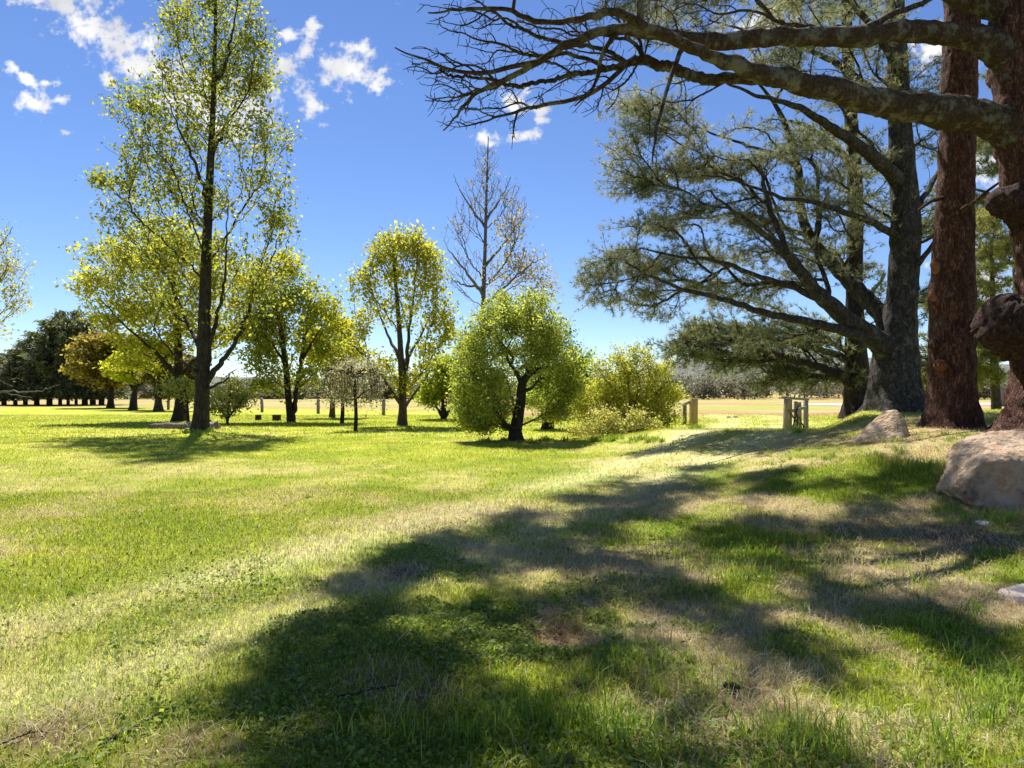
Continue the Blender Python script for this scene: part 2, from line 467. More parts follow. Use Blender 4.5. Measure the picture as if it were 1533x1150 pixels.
# =================================================================== GROUND
TRACK = np.array([ground_at(*q)[:2] for q in [(1150, 632), (1120, 641), (1085, 655), (1000, 690), (890, 732), (750, 778), (560, 835), (340, 900), (60, 985)]])
TRACK = np.vstack([[TRACK[0, 0]+6., TRACK[0, 1]+30.], TRACK, [TRACK[-1, 0]-4, TRACK[-1, 1]-1.2]])
def dist_poly(x, y, poly):
    d = np.full(np.shape(x), 1e9)
    for a, b in zip(poly[:-1], poly[1:]):
        ab = b-a; t = np.clip(((x-a[0])*ab[0]+(y-a[1])*ab[1])/(ab@ab), 0, 1)
        d = np.minimum(d, np.hypot(x-a[0]-t*ab[0], y-a[1]-t*ab[1]))
    return d
def masks(x, y):
    big = fbm2(x*.22+3, y*.22, 4); mid = fbm2(x*.9+11, y*.9+4, 4); fine = fbm2(x*3.1, y*3.1+8, 3)
    d = dist_poly(x, y, TRACK)
    w = .75+.035*np.maximum(y, 0)
    track = np.exp(-((d-w*.75)/(w*.38))**2)*.85+np.exp(-(d/(w*1.3))**2)*.35
    track = np.clip(track*(.55+.8*mid), 0, 1)
    right = sst(-2.5, 3.5, x)*(1-sst(13, 20, y))
    dry = ((big-.5)*.9+(mid-.5)*1.2)*(1-.35*sst(10, 25, y))+(mid-.5)*1.9*right+(fine-.5)*(.5+.8*right)+.19+right*.30-.10*sst(12, 30, y)
    dry = dry+.25*np.exp(-(((x+1.7)/1.3)**2+((y-3.0)/.9)**2))
    clover = np.exp(-(((x+.25)/1.25)**2+((y-4.6)/1.9)**2))
    dry = dry-clover*.28
    dry = np.clip(dry, 0, 1)
    soil = np.exp(-(((x-.36)/.25)**2+((y-4.4)/.25)**2))*.9
    for (sx, sy, sr) in [(-.75, 3.75, .35), (-1.5, 3.0, .3), (-.45, 3.5, .25), (-1.0, 6.0, .25), (.75, 3.6, .3), (1.2, 3.55, .25), (4.6, 6.9, .6), (3.9, 7.3, .5), (1.75, 6.6, .3), (2.6, 5.6, .35), (3.3, 4.9, .3), (-2.2, 3.1, .35)]:
        soil = np.maximum(soil, .75*np.exp(-(((x-sx)/sr)**2+((y-sy)/sr)**2)))
    soil = np.clip(soil*(.5+1.1*fine), 0, 1)
    litter = np.exp(-(((x-8.2)/2.6)**2+((y-12.2)/1.5)**2))
    litter = np.maximum(litter, .8*np.exp(-(((x-5.0)/1.2)**2+((y-7.4)/.8)**2)))
    litter = np.clip(litter*(.5+.9*mid), 0, 1)
    edge = 60+9*(big-.5)-20*sst(-12, 4, x)-.22*np.clip(x+5, -60, 0)
    field = sst(0, 7, y-edge)
    return dry, track, soil, litter, field, clover, big, mid, fine
CG1, CG2, CDRY, CSOIL = np.array([.20, .265, .02]), np.array([.40, .42, .04]), np.array([.60, .50, .25]), np.array([.20, .12, .085])
CLIT, CTR = np.array([.52, .36, .23]), np.array([.68, .66, .33])
CF1, CF2, CF3 = np.array([.37, .25, .12]), np.array([.33, .32, .09]), np.array([.42, .34, .19])
def lerp(a, b, t): return a*(1-t[..., None])+b*t[..., None]
def right_of(x, y): return sst(-2.5, 3.5, x)*(1-sst(13, 20, y))
def ground_col(x, y, blade=False):
    dry, track, soil, litter, field, clover, big, mid, fine = masks(x, y)
    c = lerp(np.broadcast_to(CG1, np.shape(x)+(3,)), CG2, np.clip(mid*1.4-.1+.15*sst(10, 30, y)-.25*right_of(x, y), 0, 1))
    c = lerp(c, CDRY, np.clip(dry*.85-.05, 0, 1))
    c = lerp(c, CTR, track*.85)
    c = lerp(c, CLIT, litter*.85)
    if not blade: c = lerp(c, CSOIL, np.clip(soil, 0, 1))
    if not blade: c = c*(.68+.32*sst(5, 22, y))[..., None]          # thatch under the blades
    fr = fbm2(x*.05, y*.16, 4)
    fc = lerp(lerp(np.broadcast_to(CF1, np.shape(x)+(3,)), CF2, sst(.42, .6, fr)), CF3, sst(.55, .7, fbm2(x*.09+40, y*.25, 3)))
    return lerp(c, fc, field)

def axis(segs):
    out = [segs[0][0]]
    for a, b, st in segs:
        n = max(1, int(round((b-a)/st))); out += list(np.linspace(a, b, n+1)[1:])
    return np.array(out)
gx = np.concatenate([-np.geomspace(60, 2600, 26)[::-1], axis([(-60, -16, 1.1)])[1:], axis([(-16, -6, .35), (-6, 9, .1), (9, 18, .3), (18, 60, 1.2)])[1:], np.geomspace(60, 2600, 26)[1:]])
gy = np.concatenate([axis([(-30, 1, 1.5), (1, 14, .1), (14, 30, .25), (30, 75, .8)]), np.geomspace(75, 3200, 46)[1:]])
X, Y = np.meshgrid(gx, gy)
Z = terrain(X, Y)
V = np.stack([X, Y, Z], -1).reshape(-1, 3)
nx, ny = len(gx), len(gy)
ii = np.arange(ny-1)[:, None]*nx+np.arange(nx-1)[None]
FQ = np.stack([ii, ii+1, ii+nx+1, ii+nx], -1).reshape(-1, 4)
gm, N, L, out = newmat('lawn')
at = N('Attribute', attribute_name='Col'); tc = N('TexCoord')
n1 = N('TexNoise'); n1.inputs['Scale'].default_value = 26; n1.inputs['Detail'].default_value = 8; n1.inputs['Roughness'].default_value = .75
n2 = N('TexNoise'); n2.inputs['Scale'].default_value = 2.3; n2.inputs['Detail'].default_value = 10; n2.inputs['Roughness'].default_value = .72
L(tc.outputs['Object'], n1.inputs['Vector']); L(tc.outputs['Object'], n2.inputs['Vector'])
r1 = N('ValToRGB'); e = r1.color_ramp.elements; e[0].position = .3; e[0].color = (.52, .6, .55, 1); e[1].position = .72; e[1].color = (1.35, 1.25, 1.2, 1)
L(n1.outputs['Fac'], r1.inputs[0])
r2 = N('ValToRGB'); e = r2.color_ramp.elements; e[0].position = .32; e[0].color = (.68, .82, .62, 1); e[1].position = .68; e[1].color = (1.3, 1.16, 1.3, 1)
L(n2.outputs['Fac'], r2.inputs[0])
m1 = N('Mix', data_type='RGBA', blend_type='MULTIPLY'); m1.inputs[0].default_value = 1; L(at.outputs['Color'], m1.inputs[6]); L(r1.outputs[0], m1.inputs[7])
m2 = N('Mix', data_type='RGBA', blend_type='MULTIPLY'); m2.inputs[0].default_value = 1; L(m1.outputs[2], m2.inputs[6]); L(r2.outputs[0], m2.inputs[7])
b = N('BsdfPrincipled'); b.inputs['Roughness'].default_value = .95; b.inputs['Specular IOR Level'].default_value = .1
L(m2.outputs[2], b.inputs['Base Color'])
bp = N('Bump'); bp.inputs['Strength'].default_value = .7; bp.inputs['Distance'].default_value = .03
L(n1.outputs['Fac'], bp.inputs['Height']); L(bp.outputs[0], b.inputs['Normal']); L(b.outputs[0], out.inputs[0])
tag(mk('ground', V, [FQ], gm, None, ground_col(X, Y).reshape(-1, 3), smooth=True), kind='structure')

# wooded hills far off
hx = np.linspace(-900, 1300, 420); rows = []
prof = 5+9*fbm2(hx*.004+3, hx*0+1., 3)+29*np.exp(-((hx-250)/150)**2)+13*np.exp(-((hx-520)/190)**2)+9*np.exp(-((hx+420)/220)**2)
hv = []
for j, (yy, k) in enumerate([(560, 0), (575, .28), (590, .5), (606, .68), (622, .82), (638, .93), (655, 1.), (690, .97), (760, .6)]):
    bump = (fbm2(hx*.09+j*3.1, hx*0+yy*.05, 3)-.5)*7*k
    hv.append(np.stack([hx, np.full_like(hx, yy), terrain(hx, np.full_like(hx, yy))-1+prof*k+bump], -1))
hv = np.array(hv); nh = len(hx)
q = np.arange(len(hv)-1)[:, None]*nh+np.arange(nh-1)[None]
hillmat = noise_mat('wooded_hill', [(.3, (.09, .11, .085)), (.45, (.145, .155, .125)), (.6, (.19, .185, .165)), (.75, (.25, .24, .18))], .07, 10, 1., 1., 3.)  # distance haze is mixed into these grey-green tones
tag(mk('hills', hv.reshape(-1, 3), [np.stack([q, q+1, q+nh+1, q+nh], -1).reshape(-1, 4)], hillmat), kind='structure')

# pale gravel road far to the right, behind the pines
rx = np.linspace(36, 190, 60); rv = []
for x in rx:
    for yy in (72, 80, 92):
        rv.append((x, yy+.05*(x-36), float(terrain(x, yy+.05*(x-36)))+.03))
q = np.arange(59)[:, None]*3+np.arange(2)[None]
gravel = noise_mat('gravel', [(.3, (.42, .37, .34)), (.5, (.52, .46, .43)), (.7, (.6, .55, .52))], 3, 10, .95, .2, .02)
tag(mk('road', rv, [np.stack([q, q+3, q+4, q+1], -1).reshape(-1, 4)], gravel), kind='structure')

# ------------------------------------------------------------------ grass
def sample_zone(y0, y1, dens, wid=.88, pad=2.4):
    area = wid*(y1*y1-y0*y0)+2*pad*(y1-y0)
    n = int(area*dens)
    y = np.sqrt(y0*y0+RNG.random(n)*(y1*y1-y0*y0))
    x = (RNG.random(n)*2-1)*(wid*y+pad)
    return x, y
def blades(x, y, h, w, lean, col, seg2=True, droop=.5, z0=None):
    n = len(x)
    z = terrain(x, y)-.005 if z0 is None else z0
    p = np.stack([x, y, z], -1)
    az = RNG.random(n)*2*math.pi
    lean = np.abs(lean)
    d = np.stack([np.cos(az)*np.sin(lean), np.sin(az)*np.sin(lean), np.cos(lean)], -1)
    fa = az+RNG.normal(0, .9, n)+math.pi/2
    s = np.stack([np.cos(fa), np.sin(fa), np.zeros(n)], -1)*(w*.5)[:, None]
    hv = d*h[:, None]
    bend = np.stack([np.cos(az), np.sin(az), np.full(n, -.45)], -1)*(h*droop*RNG.random(n))[:, None]
    if seg2:
        V = np.stack([p-s, p+s, p+hv*.55+s*.8, p+hv*.55-s*.8, p+hv+bend], 1).reshape(-1, 3)
        b = np.arange(n)[:, None]*5
        return V, [b+np.array([[0, 1, 2, 3]]), b+np.array([[3, 2, 4]])], np.repeat(col, 5, 0)
    V = np.stack([p-s, p+s, p+hv+bend*.6], 1).reshape(-1, 3)
    return V, [np.arange(3*n).reshape(-1, 3)], np.repeat(col, 3, 0)
def stuff(name, chunks, mat, label):
    Vs, F3, F4, Cs, o = [], [], [], [], 0
    for V, Fs, C in chunks:
        for f in Fs: (F4 if f.shape[1] == 4 else F3).append(f+o)
        Vs.append(V); Cs.append(C); o += len(V)
    fs = []
    if F4: fs.append(np.concatenate(F4))
    if F3: fs.append(np.concatenate(F3))
    return tag(mk(name, np.concatenate(Vs), fs, mat, None, np.concatenate(Cs)), label, 'grass', kind='stuff')

green, dryb = [], []
for y0, y1, dens, h0, w0, seg in [(.4, 2.2, 900, .05, .006, True), (2.2, 5.5, 5200, .05, .0048, True), (5.5, 11, 1700, .052, .0075, True), (11, 24, 420, .055, .012, False), (24, 48, 90, .075, .03, False)]:
    x, y = sample_zone(y0, y1, dens)
    dry, track, soil, litter, field, clover, big, mid, fine = masks(x, y)
    keep = RNG.random(len(x)) > np.clip(soil*.6+field*.7+litter*.35, 0, .97)
    x, y, dry, track, litter, field, mid, clover, soil = [a[keep] for a in (x, y, dry, track, litter, field, mid, clover, soil)]
    isdry = RNG.random(len(x)) < np.clip(dry*1.15-.12+litter*.6+track*.25+soil*.6, .08, .94)
    n = len(x)
    g = ~isdry; m = g.sum()
    c = ground_col(x[g], y[g], True)
    c = lerp(c, np.broadcast_to(np.array([.20, .30, .03]), c.shape), RNG.random(m)*.6)*np.exp(RNG.normal(0, .34, (m, 1)))
    longer = sst(.52, .68, fbm2(x[g]*.7+90, y[g]*.7, 3))*sst(-1.5, 2, x[g])*(1-sst(12, 18, y[g]))
    h = h0*(.6+.8*RNG.random(m))*(1+1.1*longer)
    green.append(blades(x[g], y[g], h, w0*(.7+.6*RNG.random(m)), RNG.normal(0, .55, m), c.clip(.01, .8), seg))
    d = isdry; m = d.sum()
    c = palette(m, [(.24, .16, .10), (.42, .31, .18), (.54, .44, .27), (.46, .40, .17)], .28)
    h = h0*(1.0+1.1*RNG.random(m))
    dryb.append(blades(x[d], y[d], h, w0*(.55+.45*RNG.random(m)), .75+RNG.normal(0, .4, m), c, seg, .9))
# taller tufts in the right foreground and round the boulders
tx, ty = [], []
for (px, py, n, sx, sy) in [(1250, 1120, 26, 200, 40), (1480, 1050, 16, 70, 60), (900, 1100, 20, 200, 40), (1170, 870, 26, 160, 45), (960, 1000, 16, 120, 40), (1420, 900, 16, 90, 60),
                            (1080, 830, 16, 100, 30), (1470, 782, 44, 80, 12), (1420, 765, 14, 20, 6), (1330, 680, 14, 60, 14), (1200, 690, 26, 120, 14), (1330, 660, 10, 40, 4), (1190, 645, 10, 20, 4), (1040, 640, 10, 14, 3),
                            (300, 648, 12, 40, 4), (100, 890, 3, 30, 10), (560, 760, 4, 200, 30), (780, 662, 22, 70, 5), (950, 660, 30, 70, 4), (1425, 655, 12, 50, 5), (640, 1090, 10, 120, 40)]:
    for _ in range(n):
        q = ground_at(px+RNG.normal(0, 1)*sx*.6, max(600, py+RNG.normal(0, 1)*sy*.6)); tx.append(q[0]); ty.append(q[1])
tx = np.array(tx); ty = np.array(ty)
cnt = RNG.integers(14, 46, len(tx)); ix = np.repeat(np.arange(len(tx)), cnt); m = len(ix)
sz = (.55+.75*RNG.random(len(tx)))[ix]*(1-.35*sst(3, 9, ty[ix]))*(1+.8*sst(12, 22, ty[ix]))
x = tx[ix]+RNG.normal(0, .05, m)*sz*1.3; y = ty[ix]+RNG.normal(0, .05, m)*sz*1.3
c = palette(m, [(.06, .13, .018), (.11, .20, .022), (.19, .27, .035), (.33, .31, .09)], .15, RNG.random(len(tx))[ix]*.6+RNG.random(m)*.4)
green.append(blades(x, y, (.07+.13*RNG.random(m))*sz, (.0045+.004*RNG.random(m))*(1+sst(8, 25, y)*3), RNG.normal(0, .38, m), c, True, .5))
# low clover-like leaves in the shaded middle foreground
n = 60000
x = -.2+RNG.normal(0, 1.35, n); y = 4.4+RNG.normal(0, 1.7, n)
dry, track, soil, litter, field, clover, big, mid, fine = masks(x, y)
k = (y > 2.2) & (fbm2(x*1.1+60, y*1.1, 3)-dry*.25+clover*.18 > .44) & (soil < .35)
x, y = x[k], y[k]; n = len(x)
c0 = np.stack([x, y, terrain(x, y)+.012+.035*RNG.random(n)], -1)
Vc, Fc, Cc = leaf_mesh(c0, .023, .02, [(.055, .105, .018), (.115, .175, .025), (.21, .255, .04)], 1.4, .35)
green.append((Vc, [Fc], Cc))
stuff('grass', green, GRASS, 'short green lawn grass with clover and longer tufts')
# long straws lying across the dry patches
x, y = sample_zone(2.2, 9, 700)
dry, track, soil, litter, *_ = masks(x, y)
k = RNG.random(len(x)) < np.clip(dry*1.2-.25+soil*.6+litter*.5, 0, 1)
x, y = x[k], y[k]; m = len(x)
dryb.append(blades(x, y, .06+.11*RNG.random(m), .0024+.002*RNG.random(m), 1.15+RNG.normal(0, .25, m), palette(m, [(.26, .16, .10), (.42, .31, .19), (.56, .47, .30)], .12), True, .4, terrain(x, y)+.01+.02*RNG.random(m)))
# reddish dead grass falling into the hollow
m = 900; x = .33+RNG.normal(0, .13, m); y = 4.62+RNG.normal(0, .12, m)
dryb.append(blades(x, y, .06+.08*RNG.random(m), np.full(m, .004), .9+RNG.normal(0, .3, m), palette(m, [(.22, .11, .06), (.38, .21, .12), (.5, .34, .2)], .12), True, .9))
# bark flakes, bits of twig and dead leaves under the pines
x, y = sample_zone(2.3, 15, 30)
k = RNG.random(len(x)) < (.12+.88*sst(-2.5, 2.5, x))*.9
x, y = x[k], y[k]; m = len(x)
c0 = np.stack([x, y, terrain(x, y)+.015+.03*RNG.random(m)], -1)
Vl, Fl, Cl = leaf_mesh(c0, .035, .014, [(.05, .03, .02), (.12, .07, .045), (.22, .14, .09), (.30, .22, .15)], 1.2, .5)
tag(mk('leaf_litter', Vl, [Fl], DRYMAT, None, Cl), 'brown bark flakes and dead leaves scattered in the grass', 'litter', kind='stuff')
stuff('dry_grass', dryb, DRYMAT, 'straw-coloured dead grass mixed through the lawn')
# =================================================================== BROADLEAF TREES AND SHRUBS
# tall tree with sparse new leaves, left of the picture
broadleaf('tall_tree', 'tallest tree on the left lawn, dark straight trunk, thin new yellow-green leaves', 'tree', 28,
    [(299, 645, 11), (302, 600, 10.5), (304, 545, 10), (306, 480, 8.8), (309, 380, 7.2), (314, 270, 5.4), (319, 160, 3.8), (322, 60, 2.6), (324, -60, 1.7), (326, -170, .8)],
    [[(310, 572, 6), (328, 545, 5), (352, 512, 4.6), (370, 470, 4), (388, 430, 3.4, 1), (408, 385, 2.6, 1.2), (425, 335, 1.6, 1.5)],
     [(310, 545, 5), (317, 505, 4.5), (326, 468, 4), (336, 420, 3.4, -1), (338, 370, 2.8, -1.2), (342, 300, 1.8, -1.4)],
     [(301, 560, 4), (282, 548, 3.4, -.6), (258, 528, 3, -1), (230, 490, 2.2, -1.5)],
     [(304, 530, 4), (288, 500, 3.6, .7), (268, 455, 3.2, 1), (245, 400, 2.4, 1.4), (215, 345, 1.5, 1.8)],
     [(310, 580, 3), (335, 570, 2.5, -1), (352, 552, 1.6, -1.6)],
     [(312, 300, 4), (300, 270, 3.5, -.6), (282, 225, 3, -1), (262, 180, 2.2, -1.3), (240, 120, 1.4, -1.5)],
     [(316, 230, 4), (332, 200, 3.2, .6), (352, 160, 2.6, 1), (372, 110, 1.8, 1.3)],
     [(318, 130, 3.6), (338, 95, 3, -.7), (350, 40, 2.4, -1), (360, -30, 1.4, -1.2)],
     [(311, 350, 4), (296, 330, 3.4, .8), (272, 300, 2.8, 1.3), (240, 265, 2, 1.8), (200, 235, 1.2, 2)]],
    [(322, -90, 45, 90, 60), (320, 10, 75, 60, 95), (265, 40, 35, 45, 28), (375, 60, 35, 55, 45), (340, 100, 70, 50, 70), (275, 130, 70, 50, 75), (210, 165, 55, 38, 52), (375, 120, 45, 40, 45),
     (300, 200, 80, 50, 75), (390, 200, 60, 40, 58), (215, 225, 55, 40, 40), (255, 280, 70, 45, 62), (180, 275, 45, 25, 26), (390, 265, 50, 40, 30), (330, 300, 70, 40, 40),
     (200, 330, 70, 30, 44), (280, 370, 70, 40, 40), (420, 330, 34, 50, 44), (360, 390, 60, 40, 36), (180, 385, 60, 25, 28), (240, 440, 70, 40, 34), (390, 440, 45, 45, 26), (345, 470, 50, 40, 16), (155, 270, 20, 10, 7), (140, 262, 14, 8, 6)],
    bark=BARK_DARK, r0=.007, bf=.28, asc=.7, zmin=3.2, leaf=dict(k=15, sig=.30, L=.16, W=.095, cols=[(.09, .12, .025), (.15, .18, .035), (.25, .25, .05), (.29, .23, .07)], zb=.5, clump=.55))

# broad yellow-green tree standing behind the tall one
broadleaf('spreading_tree', 'broad yellow-green tree with fine horizontal sprays behind the tall dark trunk', 'tree', 37,
    [(268, 626, 9), (270, 600, 7.5), (268, 560, 6.5), (266, 500, 5), (262, 440, 3.5), (258, 380, 2)],
    [[(268, 570, 5), (235, 530, 3.6, -1), (190, 490, 2.6, -2), (150, 450, 1.4, -2)], [(268, 565, 5), (310, 520, 3.6, 1), (360, 470, 2.4, 1.5), (400, 430, 1.4, 2)]],
    [(190, 380, 70, 28, 46), (150, 420, 50, 30, 36), (240, 400, 80, 50, 70), (310, 420, 70, 55, 70), (260, 350, 60, 30, 30), (380, 430, 60, 50, 60), (200, 460, 80, 35, 70), (280, 490, 80, 40, 70), (370, 500, 50, 45, 46),
     (220, 520, 50, 25, 36), (200, 545, 45, 12, 20), (160, 480, 30, 20, 14), (430, 400, 30, 40, 24), (310, 370, 40, 30, 20)],
    bark=BARK_DARK, r0=.008, bf=.3, asc=.3, zmin=1.6, leaf=dict(k=30, sig=.42, L=.20, W=.12, cols=G_YELLOW, zb=1.0, flat=.45))
# two-stemmed tree with fresh leaves
broadleaf('twin_stem_tree', 'fresh green tree with two dark stems splitting near the ground beside the log stools', 'tree', 36,
    [(436, 632, 5), (432, 600, 4.6), (429, 560, 4.6), (424, 520, 4), (418, 480, 3), (410, 440, 1.6)],
    [[(439, 628, 4.6), (443, 590, 4.2), (448, 555, 4.2), (455, 515, 3.5), (462, 470, 2.6), (470, 435, 1.4)], [(428, 548, 3.6), (415, 525, 2.8, -1), (395, 500, 1.8, -1.4)], [(450, 540, 3.6), (466, 515, 2.8, -1), (482, 490, 1.6, -1.5)]],
    [(440, 440, 55, 35, 60), (400, 470, 40, 40, 50), (480, 460, 40, 40, 50), (440, 500, 65, 35, 50), (395, 530, 35, 35, 38), (490, 520, 32, 30, 32), (440, 560, 50, 20, 20), (395, 575, 28, 22, 20), (385, 500, 22, 40, 22), (470, 560, 26, 22, 14)],
    bark=BARK_DARK, r0=.008, zmin=1.5, leaf=dict(k=26, sig=.36, L=.17, W=.11, cols=[(.11, .15, .025), (.20, .24, .035), (.30, .30, .045), (.36, .32, .05)]))
# golden tree between the twin stems and the tall yellow one
broadleaf('golden_tree', 'golden yellow tree crown just right of the two-stemmed tree', 'tree', 43,
    [(497, 627, 4), (498, 600, 3.4), (500, 560, 3), (503, 510, 2.2), (506, 480, 1.2)],
    [], [(505, 490, 30, 25, 30), (520, 520, 30, 25, 32), (490, 530, 34, 22, 32), (470, 505, 22, 20, 16), (505, 555, 30, 14, 16)],
    bark=BARK_BROWN, leaf=dict(k=34, sig=.36, L=.21, W=.14, cols=[(.28, .28, .016), (.40, .37, .02), (.50, .42, .03)]))
# upright yellow tree with several stems
broadleaf('upright_tree', 'upright yellow tree with several pale stems rising from one trunk, mid lawn', 'tree', 32.6,
    [(602, 637, 6.5), (603, 610, 5.6), (602, 575, 5.4), (600, 530, 4.6), (597, 480, 3.6), (592, 420, 2.6), (588, 360, 1.4)],
    [[(603, 585, 5), (608, 545, 4.4), (612, 500, 3.6), (618, 450, 2.8), (624, 400, 2), (630, 355, 1.2)],
     [(602, 608, 4), (588, 590, 3.4, -.5), (570, 560, 2.8, -.9), (545, 532, 2.2, -1.2), (525, 515, 1.4, -1.4)],
     [(604, 612, 3.6), (618, 592, 3, .6), (632, 572, 2.4, .8), (646, 552, 1.8, 1)],
     [(604, 545, 3.6), (625, 510, 2.8, 1), (645, 470, 2, 1.4), (660, 430, 1.2, 1.7)], [(600, 540, 3.4), (580, 500, 2.6, 1), (560, 450, 1.8, 1.5), (545, 410, 1.1, 1.8)]],
    [(605, 365, 45, 28, 62), (570, 385, 28, 35, 38), (640, 385, 28, 32, 42), (600, 410, 55, 35, 52), (540, 420, 20, 30, 20), (650, 430, 26, 32, 28), (560, 455, 35, 30, 26), (610, 460, 45, 30, 26), (660, 470, 28, 30, 26), (540, 490, 22, 28, 16),
     (560, 540, 28, 18, 14), (640, 520, 36, 28, 24), (670, 500, 20, 30, 18), (600, 570, 26, 26, 16), (625, 560, 20, 16, 10), (530, 520, 20, 14, 10), (582, 545, 20, 18, 8)],
    bark=BARK_BROWN, r0=.007, asc=.9, zmin=1.2, leaf=dict(k=20, sig=.30, L=.155, W=.10, cols=G_YELLOW))
# weeping trees
def weeping(name, label, D, px, py, top, rx, seed):
    base = P(px, HY, D); base[2] = float(terrain(base[0], D))-.02
    root = empty(name, base, label, 'tree', 'small weeping trees')
    s = Skel(); w, r = px_path([(px, py, 3.2), (px+1, py-25, 2.7), (px-1, top+30, 2.4), (px, top+14, 1.6)], D); w[0] = base
    s.add_path(w, r, True)
    R = rx*D/F; zt = w[-1, 2]; zb = base[2]+1.15
    tips = []
    for k in range(64):
        a = RNG.random()*2*math.pi; rr = R*(.35+.65*RNG.random()**.6); x0, y0 = w[-1, 0], w[-1, 1]
        lift = .25+.35*RNG.random()
        hh = zt+lift*(1-rr/R*.6)
        end = max(zb+RNG.random()*.7, base[2]+.95)
        p = [np.array([x0+math.cos(a)*rr*t, y0+math.sin(a)*rr*t, zt-.15+(hh-zt+.15)*math.sin(min(1, t*1.25)*1.57)]) for t in (.1, .35, .65, .92)]
        p += [np.array([x0+math.cos(a)*rr*1.0, y0+math.sin(a)*rr*1.0, hh*.5+end*.5]), np.array([x0+math.cos(a)*rr*1.02, y0+math.sin(a)*rr*1.02, end])]
        s.add_path([w[-1]]+p, np.array([1.5, 1.2, .9, .7, .5, .4, .3])*.016, jit=.02, spacing=.3)
        tips.append(np.array(p[2:]))
    tips = np.concatenate(tips)
    mids = np.concatenate([tips+RNG.normal(0, .12, tips.shape) for _ in range(2)])
    s.grow(mids, .2)
    mb = s.mesh(r0=.006, jit=.04)
    mb[0].build('trunk', BARK_DARK, root, smooth=True)
    cs = np.concatenate([tips+RNG.normal(0, .15, tips.shape)*np.array([1, 1, 1.4]) for _ in range(5)])
    V, Fq, C = leaves(cs, 3.2, .09, .10, .045, G_GREY, .2, .4, 1.3)
    mk('crown', V, [Fq], LEAF, root, C)
weeping('weeping_tree', 'small grey weeping tree with an umbrella of bare twigs, nearer of the pair', 28, 532, 645, 548, 40, 1)
weeping('weeping_tree', 'small grey weeping tree farther left, half behind the nearer weeping one', 34.5, 512, 634, 548, 31, 2)

# tall bare tree with brown leaves on its right side
broadleaf('bare_tree', 'tall bare tree with a thin straight stem and brown leaves low on the right', 'tree', 46,
    [(722, 625, 5), (722, 560, 4.4), (723, 470, 3.6), (726, 380, 2.7), (728, 300, 1.9), (730, 240, 1.1), (731, 205, .6)],
    [[(722, 440, 3.2), (700, 410, 2.6, -1), (676, 380, 1.8, -1.5), (664, 360, 1.1)], [(724, 400, 3), (750, 370, 2.2, 1), (775, 335, 1.5, 1.4), (788, 305, 1)], [(726, 340, 2.6), (704, 310, 1.8, 1), (686, 280, 1.2, 1.3), (680, 262, .9)],
     [(722, 460, 3), (755, 430, 2.4, -1), (790, 400, 1.8, -1.4), (815, 385, 1.1)], [(727, 330, 2.4), (748, 300, 1.7), (765, 265, 1.1)], [(723, 430, 2.8), (690, 425, 2, 1), (668, 410, 1.2, 1)]],
    [(728, 255, 24, 45, 80), (710, 300, 34, 40, 80), (755, 300, 34, 40, 90), (690, 340, 28, 30, 56), (770, 340, 28, 35, 70), (700, 390, 36, 30, 40), (760, 390, 40, 35, 50), (680, 420, 20, 20, 18), (790, 400, 34, 35, 44), (810, 420, 20, 26, 16)],
    bark=BARK_WISP, r0=.010, asc=.8, zmin=6, leaf=dict(k=1.5, sig=.3, L=.18, W=.09, cols=[(.09, .07, .045), (.16, .12, .08), (.24, .19, .1)], zb=.2))
bt, _ = bpy.data.objects['bare_tree'], 0
cs = np.concatenate([ellipsoid_pts(46, e) for e in [(765, 380, 34, 30, 70), (795, 410, 34, 32, 90), (740, 420, 30, 22, 40), (815, 430, 22, 22, 40), (770, 330, 28, 30, 30), (830, 455, 12, 18, 12), (755, 345, 20, 20, 24)]])
V, Fq, C = leaves(cs, 7, .3, .19, .10, G_BROWN, .2)
tag(mk('brown_leaves', V, [Fq], LEAF, bt, C), 'clusters of brown leaves')

